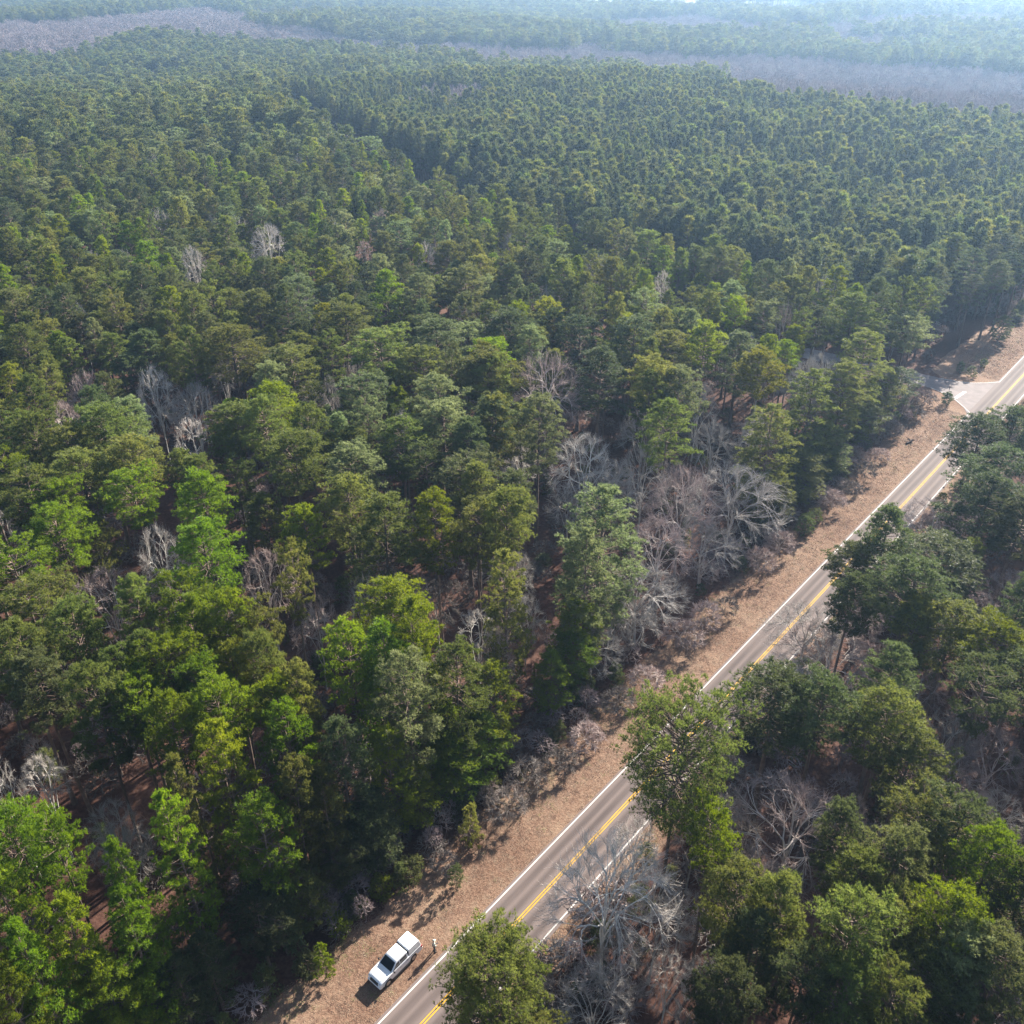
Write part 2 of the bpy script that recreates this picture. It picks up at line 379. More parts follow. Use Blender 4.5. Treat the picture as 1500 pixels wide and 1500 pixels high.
def strip(name, pts, mat, z, kind='structure'):
    """pts: rows of points across, lofted along"""
    V = []; Q = []; m = len(pts[0])
    for row in pts:
        for (x, y) in row: V.append((x, y, float(HGT(x, y)) + z))
    for i in range(len(pts) - 1):
        for j in range(m - 1):
            a = i * m + j; Q.append((a, a + 1, a + m + 1, a + m))
    o = add_obj(name, mesh_np(name, V, Q, [mat])); tag(o, kind=kind); return o
rv = random.Random(8)
# grass verges: ragged outer edge
ss = np.arange(-60, 420, 1.5)
rows = []
for s in ss:
    e = -46.4 + 1.4 * (float(vnoise(s, 0, 7, 2)) - .5) + 1.2 * (float(vnoise(s, 0, 2.3, 4)) - .5)
    if s > 160: e -= 2 * float(smooth(160, 190, s))
    if s > 206: e -= 3.5 * float(smooth(206, 210, s)) * (1 - float(smooth(236, 262, s)))
    rows.append([RD(s, e), RD(s, -42), RD(s, -38.2)])
strip('verge', rows, M_VERGE, .006)
rows = [[RD(s, -31.6), RD(s, -28.6 + 1.6 * (float(vnoise(s, 9, 5, 6)) - .5))] for s in ss]
strip('verge', rows, M_VERGE, .006)

def asphalt(name, col, col2):
    m, n, b = nodes(name); L = n.links
    ge = n.nodes.new('ShaderNodeNewGeometry')
    mp = n.nodes.new('ShaderNodeMapping'); mp.inputs['Rotation'].default_value = (0, 0, AZ)
    L.new(ge.outputs['Position'], mp.inputs['Vector'])            # after this x = across the road, y = along it
    sp = n.nodes.new('ShaderNodeSeparateXYZ'); L.new(mp.outputs[0], sp.inputs[0])
    # wheel paths: darker worn bands in each lane
    acc = None
    for o in (-37.05, -35.95, -34.0, -32.75):
        s1 = n.nodes.new('ShaderNodeMath'); s1.operation = 'SUBTRACT'; s1.inputs[1].default_value = o; L.new(sp.outputs[0], s1.inputs[0])
        s2 = n.nodes.new('ShaderNodeMath'); s2.operation = 'ABSOLUTE'; L.new(s1.outputs[0], s2.inputs[0])
        s3 = n.nodes.new('ShaderNodeMapRange'); s3.interpolation_type = 'SMOOTHSTEP'
        s3.inputs[1].default_value = .1; s3.inputs[2].default_value = .62; s3.inputs[3].default_value = 1; s3.inputs[4].default_value = 0
        L.new(s2.outputs[0], s3.inputs[0])
        if acc is None: acc = s3.outputs[0]
        else:
            ad = n.nodes.new('ShaderNodeMath'); ad.operation = 'MAXIMUM'; L.new(acc, ad.inputs[0]); L.new(s3.outputs[0], ad.inputs[1]); acc = ad.outputs[0]
    ns = n.nodes.new('ShaderNodeTexNoise'); ns.inputs['Scale'].default_value = 1.0; ns.inputs['Detail'].default_value = 6
    m3 = n.nodes.new('ShaderNodeMapping'); m3.inputs['Scale'].default_value = (1.2, .08, 1); L.new(mp.outputs[0], m3.inputs['Vector']); L.new(m3.outputs[0], ns.inputs['Vector'])
    mu = n.nodes.new('ShaderNodeMath'); mu.operation = 'MULTIPLY'; L.new(acc, mu.inputs[0]); L.new(ns.outputs[0], mu.inputs[1])
    sc = n.nodes.new('ShaderNodeMath'); sc.operation = 'MULTIPLY'; sc.inputs[1].default_value = 1.5; L.new(mu.outputs[0], sc.inputs[0]); sc.use_clamp = True
    mx = n.nodes.new('ShaderNodeMix'); mx.data_type = 'RGBA'; mx.inputs[6].default_value = (*col, 1); mx.inputs[7].default_value = (*col2, 1)
    L.new(sc.outputs[0], mx.inputs[0])
    f = n.nodes.new('ShaderNodeTexNoise'); f.inputs['Scale'].default_value = 9; f.inputs['Detail'].default_value = 5
    hs = n.nodes.new('ShaderNodeHueSaturation'); mr = n.nodes.new('ShaderNodeMapRange'); mr.inputs[3].default_value = .8; mr.inputs[4].default_value = 1.2
    L.new(f.outputs[0], mr.inputs[0]); L.new(mr.outputs[0], hs.inputs['Value']); L.new(mx.outputs[2], hs.inputs['Color'])
    L.new(hs.outputs[0], b.inputs['Base Color']); b.inputs['Roughness'].default_value = .85; b.inputs['Specular IOR Level'].default_value = .2
    return m
M_ROAD = asphalt('weathered_asphalt', (.170, .133, .120), (.084, .065, .060))
M_SIDE = simple('pale_side_asphalt', (.205, .172, .162), .85, spec=.2, vary=.12, vscale=.6)
M_WHITE = simple('white_road_paint', (.62, .59, .55), .8, spec=.2, vary=.08, vscale=1.3)
M_YELL = simple('yellow_road_paint', (.60, .34, .03), .8, spec=.2, vary=.12, vscale=1.3)
ss = np.arange(-60, 800, 4.0)
strip('road', [[RD(s, -38.25), RD(s, -35), RD(s, -31.5)] for s in ss], M_ROAD, .05)
def band(name, o0, o1, s0, s1, mat, z=.058, lab=None):
    o = strip(name, [[RD(s, o0), RD(s, o1)] for s in np.linspace(s0, s1, max(2, int((s1 - s0) / 4) + 1))], mat, z)
    if lab: o['label'] = lab
    return o
band('white_edge_line', -38.0, -37.86, -60, 191.6, M_WHITE, lab='white edge line along the verge side of the road')
band('white_edge_line', -38.0, -37.86, 212.2, 780, M_WHITE, lab='white edge line beyond the side road mouth')
band('white_edge_line', -31.95, -31.81, -60, 780, M_WHITE, lab='white edge line under the overhanging trees')
band('yellow_centre_line', -35.17, -35.05, -60, 780, M_YELL, lab='yellow centre line nearer the wide verge')
band('yellow_centre_line', -34.92, -34.80, -60, 780, M_YELL, lab='yellow centre line nearer the overhanging trees')
# side road with flared mouth
def side_rows(hw0=3.3):
    rows = [[RD(190.8, -38.25), RD(201.8, -38.25), RD(213.0, -38.25)],
            [RD(193.5, -39.8), RD(202, -39.8), RD(210.4, -39.8)],
            [RD(196.0, -42.2), RD(202, -42.2), RD(208.2, -42.2)],
            [RD(197.9, -45.0), RD(202.4, -45.0), RD(206.9, -45.0)],
            [RD(199.2, -48.5), RD(202.7, -48.5), RD(206.2, -48.5)]]
    pts = SIDE[2:]
    prev = RD(202.7, -48.5)
    for i, p in enumerate(pts):
        nxt = pts[i + 1] if i + 1 < len(pts) else p
        dx, dy = nxt[0] - prev[0], nxt[1] - prev[1]; L = math.hypot(dx, dy)
        nx, ny = dy / L, -dx / L
        rows.append([(p[0] - nx * hw0, p[1] - ny * hw0), p, (p[0] + nx * hw0, p[1] + ny * hw0)]); prev = p
    return rows
sr = side_rows(); strip('side_road', sr, M_SIDE, .045)
def curve_line(name, pts, wd, mat, z, lab):
    rows = []
    for i, p in enumerate(pts):
        a = pts[max(0, i - 1)]; b = pts[min(len(pts) - 1, i + 1)]
        dx, dy = b[0] - a[0], b[1] - a[1]; L = math.hypot(dx, dy); nx, ny = dy / L * wd / 2, -dx / L * wd / 2
        rows.append([(p[0] - nx, p[1] - ny), (p[0] + nx, p[1] + ny)])
    o = strip(name, rows, mat, z); o['label'] = lab; return o
curve_line('white_edge_line', [RD(191.6, -37.95), RD(193.8, -39.9), RD(196.25, -42.3), RD(198.15, -45.1), RD(199.4, -48.5)], .14, M_WHITE, .054, 'curved white edge line on the near side of the side road mouth')
curve_line('white_edge_line', [RD(212.2, -37.95), RD(210.1, -39.9), RD(207.95, -42.3), RD(206.65, -45.1), RD(205.95, -48.5)], .14, M_WHITE, .054, 'curved white edge line on the far side of the side road mouth')
o = strip('stop_line', [[RD(197.0, -42.9), RD(197.0, -42.2)], [RD(202.0, -42.4), RD(202.0, -41.7)]], M_WHITE, .054); o['label'] = 'white stop line painted across the side road mouth'

# distant pale field
M_FIELD = ground_mat('pale_field', [(.4, (.10, .09, .065)), (.6, (.15, .13, .10)), (.8, (.19, .17, .14))], sc=.02, bump=.0, big=.01)
fx = np.linspace(60, 1100, 40); fy = np.linspace(1400, 2800, 30)
fld = sheet('field', fx, fy, M_FIELD, .35); fld['label'] = 'pale bare field far off at the top of the photo'

# ------------------------------------------------------------------ where trees stand
LP = """
45 1260 55 b;100 1265 32 b;20 1335 42 b;200 1300 30 b;115 1385 45 b;188 1370 48 b;60 1425 48 b;150 1450 48 b;28 1485 42 b;214 1445 42 b;
215 1060 45 b;330 1070 46 b;270 1095 38 b;300 1030 44 b;345 1130 42 b;415 1060 36 b;430 1105 38 b;432 1180 32 g;385 1232 46 b;425 1290 46 g;
265 1190 34 g;265 1240 34 b;400 1360 44 d;330 1420 44 d;290 1465 40 d;440 1345 40 d;150 1060 42 g;190 1020 42 g;75 1020 44 d;40 985 46 g;
10 640 42 g;150 655 48 g;115 682 44 g;200 702 44 g;190 640 34 p;130 722 46 g;202 748 40 b;15 720 44 b;60 752 44 g;90 768 34 b;310 755 38 b;
350 645 42 g;396 640 34 g;455 650 30 g;435 700 48 g;300 835 48 b;95 810 42 b;30 860 48 b;70 912 48 g;120 955 40 g;210 912 36 g;265 905 44 b;
290 945 44 b;338 945 40 b;385 950 36 g;375 995 36 g;262 1010 44 b;225 1000 40 g;430 870 27 g;440 1040 38 g;345 1010 40 y;
570 920 52 b;565 985 60 b;605 950 46 b;520 985 44 b;662 1005 46 g;715 1010 42 b;600 1025 48 p;655 1070 44 b;722 1080 48 b;575 1112 34 b;
690 1120 42 b;638 1162 32 b;545 1200 44 d;600 1225 36 d;500 1120 44 d;472 1170 36 g;540 1270 40 d;600 1262 34 d;840 915 36 b;852 965 32 b;822 990 26 b;
345 530 46 g;385 468 44 g;440 450 36 p;430 560 48 g;505 500 40 g;560 540 46 g;620 560 36 g;640 520 44 p;708 570 44 g;540 605 36 p;
645 610 40 p;545 642 24 p;652 645 42 p;590 668 38 g;725 640 30 g;520 705 44 p;688 725 44 e;560 790 56 g;515 770 42 g;640 780 38 b;742 780 38 g;
702 800 38 g;450 800 30 b;760 750 34 e;745 500 36 e;805 480 24 y;850 510 36 e;880 560 46 e;720 572 34 g;788 640 34 p;718 640 38 e;930 512 38 e;
970 530 36 g;950 582 34 g;990 590 38 p;1025 522 26 y;1080 530 38 p;1102 560 34 y;950 600 22 g;978 640 34 g;885 775 56 p;860 835 36 p;
1130 640 44 g;1175 685 44 g;1150 720 38 g;1190 590 40 g;700 740 40 g;745 870 36 g;
1245 480 36 g;1262 532 38 g;1290 560 34 g;1230 572 36 g;1268 610 38 g;1242 652 38 g;1200 640 38 g;1222 690 34 g;1325 500 36 p;1322 560 30 d;
1295 800 42 d;1240 850 38 d;1370 840 60 d;1245 895 36 d;1330 880 56 o;1388 935 56 g;1445 962 52 b;1330 925 30 g;1432 655 42 d;1462 705 54 d;
1482 640 38 d;1440 745 56 d;1492 785 46 d;1132 1045 62 o;1200 1065 56 o;1302 1010 48 o;1292 1080 52 g;1322 1130 56 g;1222 1240 34 d;1250 1305 48 g;
1310 1285 48 o;1350 1232 56 g;1402 1242 52 o;1440 1292 48 b;1492 1330 56 o;1078 1335 52 g;1122 1355 56 g;1100 1410 54 d;1240 1400 54 g;1300 1370 54 g;
1372 1370 54 b;1400 1425 56 p;1340 1450 56 g;1452 1440 56 o;1230 1465 54 g;1170 1450 44 d;1285 1485 44 g;1042 1255 32 b;1432 1030 48 o;1482 1015 46 o;
1050 1470 46 d;1492 900 36 d
"""
TONE = {'b': 'bright', 'g': 'green', 'd': 'dark', 'p': 'pale', 'o': 'olive', 'e': 'dark', 'y': 'yellow'}
LBp = """
800 575 48 25 pink dome;855 680 46 21 white dome;940 700 42 18 grey dome;940 640 32 17 grey vase;1000 735 62 19 pink wide;1078 725 72 19 grey wide;
1040 660 34 18 grey vase;1022 592 30 17 white dome;1195 560 44 22 grey dome;1105 650 26 18 grey vase;832 742 28 13 grey dome;935 865 52 13 grey dome;
960 915 48 9 grey wide;900 905 42 9 grey dome;285 655 30 15 white snag;288 605 34 16 grey vase;396 368 26 24 white vase;286 402 18 24 white vase;460 600 22 20 white vase;
486 592 14 20 grey vase;98 630 26 16 pink vase;238 818 36 17 white dome;158 885 60 17 pink dome;392 850 38 16 pink dome;465 912 36 13 pink dome;
536 888 28 14 grey dome;702 935 32 12 white snag;728 960 28 11 pink dome;68 1155 32 13 white vase;168 1215 40 12 grey dome;10 1165 22 15 white snag;14 800 18 17 white snag;
44 812 16 15 grey vase;892 1300 92 21 white limb;1160 1215 90 19 pink fan;980 1430 36 11 white dome;1030 1440 30 11 grey vase;872 1475 56 11 grey dome;
1215 955 78 11 pink wide;1160 1000 36 10 grey dome;1372 765 56 13 pink dome;1395 1130 46 12 purple dome;1455 1110 50 13 purple dome;1425 1195 38 11 pink wide;
1472 1245 34 11 pink dome;1478 880 44 13 pink dome;1480 955 38 12 purple dome;1425 650 40 13 dark vase;1120 870 24 5 pink wide;1040 260 16 16 grey vase;
1180 570 30 20 grey vase;640 880 30 10 dark dome;930 1240 40 10 grey dome;760 690 24 15 white vase;1350 1010 30 10 purple dome;
560 850 22 14 grey vase;610 870 20 12 pink dome;330 560 18 18 grey vase;180 1255 34 11 grey dome;330 905 22 14 grey vase;520 540 18 20 grey dome;760 850 26 12 grey dome;
905 960 44 10 grey wide;1010 880 46 11 grey wide;1045 800 50 14 grey dome;900 720 40 17 grey dome;965 800 48 15 pink dome;770 905 28 11 grey dome;1250 1190 24 10 pink dome;1180 920 50 11 grey dome;
1090 1230 30 10 dark dome;1140 985 38 9 grey dome;1108 1022 24 8 grey vase;1205 935 32 9 grey dome;1262 905 32 10 pink dome;1015 1235 34 11 dark dome;1060 1190 26 9 grey dome;950 1180 26 8 dark dome;1460 1190 36 11 grey dome;1390 1085 40 12 grey dome;1440 1050 36 12 purple dome;1120 1290 34 10 pink dome;1000 1330 34 10 grey dome;960 1300 30 10 white dome;960 1360 46 12 grey dome;905 1410 46 11 grey wide;45 232 20 22 grey vase;430 160 22 22 pink dome;235 110 34 20 pink dome;640 130 30 20 pink dome;970 430 14 20 white vase;535 380 16 20 pink dome
"""
def parse(t): return [r.strip().split() for r in t.replace('\n', '').split(';') if r.strip()]
TREES = []        # dict: x,y,R,h,kind,proto,tone,px,py,sz
rt = random.Random(21)
for r in parse(LP):
    px, py, hw, tone = float(r[0]), float(r[1]), float(r[2]), TONE[r[3]]
    h = 24 + rt.uniform(-1.5, 1.5)
    if px > 820 + (1500 - py) * .55 and px > 980: h = 20 + rt.uniform(-1.5, 2)
    if (px, py) in ((1295.0, 800.0),): h = 23
    x, y = G(px, py, h * .76); zc = P(x, y, h * .76)[2]
    Rr = max(2.2, hw * zc / F * 1.12)
    TREES.append(dict(x=x, y=y, R=Rr, h=h, kind='pine', tone=tone))
# big pines with long limbs reaching over the road, and young pines at the wood's edge
for px, py, hw, h, tone in ((996, 1108, 90, 25, 'green'), (718, 1440, 98, 21, 'green')):
    x, y = G(px, py, h * .78); zc = P(x, y, h * .78)[2]
    TREES.append(dict(x=x, y=y, R=hw * zc / F, h=h, kind='wide', tone=tone, forced=(0 if px > 900 else 1)))
for px, py, hw, h, tone in ((692, 1212, 19, 6, 'green'), (475, 1410, 16, 5, 'bright'), (668, 1286, 12, 3, 'dark'), (1466, 484, 16, 6, 'pale'), (1424, 545, 9, 2.5, 'olive'), (1455, 590, 0, 0, '')):
    if not hw: continue
    x, y = G(px, py, h * .45); zc = P(x, y, h * .45)[2]
    TREES.append(dict(x=x, y=y, R=hw * zc / F, h=h, kind='young', tone=tone))
for r in parse(LBp):
    px, py, hw, h = map(float, r[:4])
    if px < 830 and h < 19: h += 3
    x, y = G(px, py, h * .68); zc = P(x, y, h * .68)[2]
    TREES.append(dict(x=x, y=y, R=max(1.6, 1.12 * hw * zc / F), h=h, kind='bare', tone=r[4], form=r[5]))
for t in TREES:                      # edge trees stand behind the verge: slide the base back along its own line of sight (a lower crown, farther off)
    if t['kind'] in ('pine', 'bare'):
        fr = .76 if t['kind'] == 'pine' else .68
        pp = P(t['x'], t['y'], t['h'] * fr); left = SO(*G(pp[0], pp[1]))[1] < -39
        for _ in range(40):
            s_, o_ = SO(t['x'], t['y'])
            if left and o_ > (-49.5 - .25 * t['R'] if t['kind'] == 'pine' else -48) and t['h'] > (11 if t['kind'] == 'pine' else 10):
                k = (CAM_H - (t['h'] - .5) * fr) / (CAM_H - t['h'] * fr); t['x'] *= k; t['y'] *= k; t['R'] *= k ** .5; t['h'] -= .5; t['edge'] = 1
            elif not left and -41 < o_ < -28.8 + .1 * t['R'] and t['kind'] == 'pine':
                k = (CAM_H - (t['h'] + .5) * fr) / (CAM_H - t['h'] * fr); t['x'] *= k; t['y'] *= k; t['h'] += .5
                if t['h'] > 25: break
            else: break
        s_, o_ = SO(t['x'], t['y'])
        if left and o_ > -49.5: t['x'] -= NX * (49.5 + o_); t['y'] -= NY * (49.5 + o_)
        if not left and t['kind'] == 'bare' and -41 < o_ < -30.2: t['x'] += NX * (-30.2 - o_); t['y'] += NY * (-30.2 - o_)
        if not left and -41 <= o_ < -28.3 and t['kind'] == 'pine': t['x'] += NX * (-28.3 - o_); t['y'] += NY * (-28.3 - o_)
        if -57 < o_ < -41: t['edge'] = 1
TREES = [t for t in TREES if t['kind'] == 'young' or not (float(side_dist(t['x'], t['y'])[0]) < 5.5 or (192 < SO(t['x'], t['y'])[0] < 209 and SO(t['x'], t['y'])[1] > -56 and SO(t['x'], t['y'])[1] < -38))]
for s_, o_, R_t, h in ((213, -57, 3.8, 19), (221, -59, 4, 20), (229, -52, 3.6, 17), (237, -49.5, 3.8, 19), (246, -49, 3.8, 19), (255, -48.5, 4, 20), (265, -48, 4, 20), (240, -56, 4, 20), (251, -55, 3.6, 19), (216, -65, 4, 21), (226, -67, 4, 21), (237, -65, 3.8, 20), (210, -66, 3.5, 20), (260, -55, 4, 20), (248, -63, 4, 21), (207.5, -76, 3.6, 20)):
    x, y = RD(s_, o_); TREES.append(dict(x=x, y=y, R=R_t, h=h, kind='pine', tone='dark' if h < 21 else 'green', edge=1))
NLIST = len(TREES)
# clearings seen in the photo (ground-level pixel, radius m)
CLEAR = [(*G(60, 1200), 8), (*G(110, 1230), 7), (*G(250, 735), 7), (*G(265, 775), 6), (*G(60, 690), 5), (*G(50, 650), 5), (*G(740, 960), 5), (*G(790, 1010), 3), (*G(380, 1380), 6), (*G(360, 1440), 5),
         (*G(440, 1400), 5), (*G(170, 1215), 6), (*G(560, 1350), 3), (*G(980, 900), 9), (*G(930, 930), 8), (*G(930, 1010), 7), (*G(1190, 1400), 4), (*G(1060, 1180), 4), (*G(990, 860), 8)]
def in_view(x, y, z, mx=60, mt=60, mb=60):
    px, py, zc = P(x, y, z); return zc > 1 and -mx < px < 1500 + mx and -mt < py < 1500 + mb
cell = {}
def put(t):
    cell.setdefault((int(t['x'] // 8), int(t['y'] // 8)), []).append(t)
def close(x, y, R, k):
    cx, cyy = int(x // 8), int(y // 8)
    for i in (-2, -1, 0, 1, 2):
        for j in (-2, -1, 0, 1, 2):
            for t in cell.get((cx + i, cyy + j), ()):
                if (t['x'] - x) ** 2 + (t['y'] - y) ** 2 < ((t['R'] + R) * k) ** 2: return True
    return False
for t in TREES: put(t)
def road_clear(x, y, R):
    s, o = SO(x, y)
    if -48.0 - .95 * R < o < -28.2 + .4 * R: return False
    if 150 < s < 192 and -49.5 - .5 * R < o < -30: return False
    if 192 <= s < 262 and -53.0 - R * .8 < o < -28: return False
    return True
FILL = []
rf = random.Random(77)
LISTPX = []; SX, SY = math.sin(R_(SUN_AZ)), math.cos(R_(SUN_AZ))
BSUN = [(t['x'], t['y'], t['R'], t['h']) for t in TREES if t['kind'] == 'bare' and t['h'] > 12 and SO(t['x'], t['y'])[1] < -40 and t['y'] < 260]
for t in TREES:
    _a, _b, _z = P(t['x'], t['y'], t['h'] * (.68 if t['kind'] == 'bare' else .78))
    if t['kind'] == 'bare' and _b > 330: LISTPX.append((_a, _b, F * t['R'] / _z, .95, t['y']))
    elif t['kind'] == 'pine' and _b > 560: LISTPX.append((_a, _b, F * t['R'] / _z, .25, t['y']))
def fill_near():
    # the mature stand and the roadside wood out to 330 m (and a margin outside the frame, whose shadows fall into it)
    n = 0
    for _ in range(60000):
        x = rf.uniform(-230, 300); y = rf.uniform(8, 345)
        if abs(x) > .66 * y + 75: continue
        R = rf.choice((rf.uniform(2.2, 3.4), rf.uniform(3.0, 4.6)))
        sdist, sg = side_dist(x, y)
        if sdist < 7.5 + R * .6: continue
        s, o = SO(x, y)
        if sg < 0 and o < -40: continue                   # the younger stand beyond the side road
        if not road_clear(x, y, R): continue
        if any((x - cx) ** 2 + (y - cyy) ** 2 < (r + R * .5) ** 2 for cx, cyy, r in CLEAR): continue
        if close(x, y, R, .74): continue
        h = rf.uniform(19, 26) if o < -40 else rf.uniform(15.5, 20)
        fpx, fpy, fz = P(x, y, h * .8)
        if any(y < ly + 1 and abs(fpx - lx_) < lr * kk + F * R / fz * .5 and fpy - F * R * .9 / fz < lpy + lr * .5 and fpy + 1.3 * F * R / fz > lpy - lr for lx_, lpy, lr, kk, ly in LISTPX): continue
        tone = rf.choices(['green', 'bright', 'dark', 'pale', 'olive', 'yellow'], (.42, .14, .22, .14, .07, .01))[0]
        t = dict(x=x, y=y, R=R, h=h, kind='pine', tone=tone)
        if -60 < o < -40: t['edge'] = 1
        if o > -40:
            rp2 = F * R / fz
            if min(SO(*G(fpx - rp2 * 1.05, fpy))[1], SO(*G(fpx - rp2 * .8, fpy - rp2 * .9))[1], SO(*G(fpx - rp2 * .5, fpy - rp2 * 1.5))[1]) < -31.0: continue
        if o > -28 and rf.random() < .28: t.update(kind='bare', tone=rf.choice(['grey', 'pink', 'purple', 'dark']), form='dome', h=rf.uniform(10, 15), R=R * 1.1)
        if o < -52 and rf.random() < .08: t.update(kind='bare', tone=rf.choice(['grey', 'white', 'pink', 'grey']), form=rf.choice(['dome', 'dome', 'wide']), h=h * .93, R=R * 1.05)
        if any(0 < (x - bx_) * SX + (y - by_) * SY < (h - bh_ * .55) * 1.9 and abs((x - bx_) * SY - (y - by_) * SX) < (R + bR_) * .62 for bx_, by_, bR_, bh_ in BSUN): continue
        put(t); FILL.append(t)
fill_near()

# ------------------------------------------------------------------ individuals: the largest-showing 300 pines, all bare trees of the list
def pxsize(t):
    px, py, zc = P(t['x'], t['y'], t['h'] * .75); return px, py, F * t['R'] / zc
def shown(t):
    px, py, r = pxsize(t); return -r * .6 < px < 1500 + r * .6 and -20 < py < 1500 + r * .6
allp = TREES + FILL
pin = [t for t in allp if t['kind'] in ('pine', 'wide') and shown(t)]
pin.sort(key=lambda t: -pxsize(t)[2])
def dist2(t): return math.hypot(t['x'], t['y'])
pin.sort(key=dist2)
ind_p = pin[:300]; ids = {id(t) for t in ind_p}
young = [t for t in TREES if t['kind'] == 'young']
ind_b = [t for t in allp if t['kind'] == 'bare' and shown(t)]
ind_b.sort(key=dist2); ind_b = ind_b[:200]
idb = {id(t) for t in ind_b} | ids | {id(t) for t in young}
rest = [t for t in allp if id(t) not in idb]

# --- landmarks and labels
LAND = [('the white pickup truck', 577, 1405), ('the stop line at the side road mouth', 1404, 580), ('the big white-limbed bare tree beside the road', 892, 1300),
        ('the fan-shaped pinkish bare tree right of the road', 1160, 1215), ('the wide pine whose limbs hang over the road', 1000, 1075), ('the broad pine overhanging the road by the truck', 718, 1440),
        ('the round pink bare dome in the left woods', 158, 885), ('the tall pink bare tree above the grey grove', 800, 575), ('the tall white bare tree in the middle', 855, 680),
        ('the wide grey bare tree at the verge', 1078, 725), ('the forked white snag in the left clearing', 285, 655), ('the lone yellow pine at mid frame', 805, 480),
        ('the pink bare tree below the round dome pine', 465, 912), ('the pale broad pine left of the grey grove', 885, 775), ('the white bare tree in the lower-left clearing', 68, 1155),
        ('the dark pine leaning over the far road', 1295, 800), ('the mauve bare thicket at the right edge', 1455, 1110), ('the sparse white snag in the central clearing', 702, 935),
        ('the paired white saplings left of centre', 460, 600), ('the yellow-crowned pine cluster in the middle foreground', 565, 985), ('the bottom left corner', 0, 1500),
        ('the bottom right corner', 1500, 1500), ('the left edge midway up', 0, 560), ('the young pine on the verge', 692, 1212), ('the bare pale treetop in the upper left', 396, 368),
        ('the forest corner at the junction', 1325, 500), ('the small dead stump on the verge', 1334, 646), ('the right edge midway up', 1500, 850)]
SECT = ['right of', 'below right of', 'below', 'below left of', 'left of', 'above left of', 'above', 'above right of']
ORD = ['first', 'second', 'third', 'fourth', 'fifth', 'sixth', 'seventh', 'eighth', 'ninth', 'tenth', 'eleventh', 'twelfth', 'thirteenth', 'fourteenth', 'fifteenth']
def short_words(tone, t):
    c = {'bright': 'yellow-green', 'green': 'mid-green', 'dark': 'dark green', 'pale': 'pale green', 'olive': 'olive', 'yellow': 'yellowish'}.get(tone, tone)
    return c
def make_labels(ts, noun, lands):
    """nearest landmark, direction from it and rank outwards among trees of the same look"""
    grp = {}
    for t in ts:
        px, py, r = pxsize(t)
        c = sorted(lands, key=lambda l: math.hypot(px - l[1], py - l[2]))
        c = [l for l in c if math.hypot(px - l[1], py - l[2]) > 14][0]
        a = (math.degrees(math.atan2(py - c[2], px - c[1])) + 382.5) % 360
        sec = SECT[int(a // 45) % 8]
        grp.setdefault((c[0], sec, t['tone']), []).append((math.hypot(px - c[1], py - c[2]), t))
    for (ln, sec, tone), L in grp.items():
        L.sort(key=lambda q: q[0])
        for i, (d, t) in enumerate(L):
            pre = '' if len(L) == 1 else (('nearest ', 'second ', 'third ', 'fourth ', 'fifth ', 'sixth ', 'seventh ', 'eighth ', 'ninth ', 'tenth ', 'eleventh ', 'twelfth ')[min(i, 11)])
            t['label'] = f"{pre}{short_words(tone, t)} {noun} {sec} {ln}"
named = {(x, y): n for n, x, y in LAND}
make_labels([t for t in ind_p], 'pine', LAND)
make_labels(ind_b, 'bare tree', LAND)
special = {(1000, 1075): 'wide mid-green pine whose limbs hang over the road', (718, 1440): 'broad low pine overhanging the road beside the truck'}
def near_px(L, px, py, rad=26):
    best = min(L, key=lambda t: math.hypot(pxsize(t)[0] - px, pxsize(t)[1] - py)); return best
def relabel(L, px, py, lab): near_px(L, px, py)['label'] = lab
relabel(ind_p, 1000, 1075, 'wide dark-limbed pine with long limbs hanging over the road')
relabel(ind_p, 718, 1440, 'broad low pine overhanging the road beside the white pickup truck')
relabel(ind_p, 805, 480, 'lone yellow-topped pine above the tall pink bare tree')
relabel(ind_p, 885, 775, 'broad pale green pine standing against the grey bare grove')
relabel(ind_p, 1295, 800, 'dark ragged pine leaning over the far stretch of road')
relabel(ind_p, 300, 835, 'rounded bright green dome pine beside a whitish bare tree')
relabel(ind_b, 892, 1300, 'big leafless tree with long white limbs beside the road')
relabel(ind_b, 1160, 1215, 'fan-shaped pinkish leafless tree right of the road')
relabel(ind_b, 158, 885, 'round pink leafless dome among pines on the left')
relabel(ind_b, 800, 575, 'tall pinkish leafless tree standing above the grey grove')
relabel(ind_b, 855, 680, 'tall whitish leafless tree left of the grey grove')
relabel(ind_b, 1078, 725, 'wide grey leafless tree at the edge of the verge')
relabel(ind_b, 1000, 735, 'broad pink-tinged leafless tree inside the grey grove')
relabel(ind_b, 285, 655, 'forked white snag beside the reddish clearing on the left')
relabel(ind_b, 396, 368, 'pale leafless treetop rising among pines in the upper left')
relabel(ind_b, 702, 935, 'thin white snag in the central clearing')
relabel(ind_b, 465, 912, 'reddish leafless tree right below the small pale pine')
seen_l = {}
for t in ind_p + ind_b:
    l = t['label']; seen_l[l] = seen_l.get(l, 0) + 1

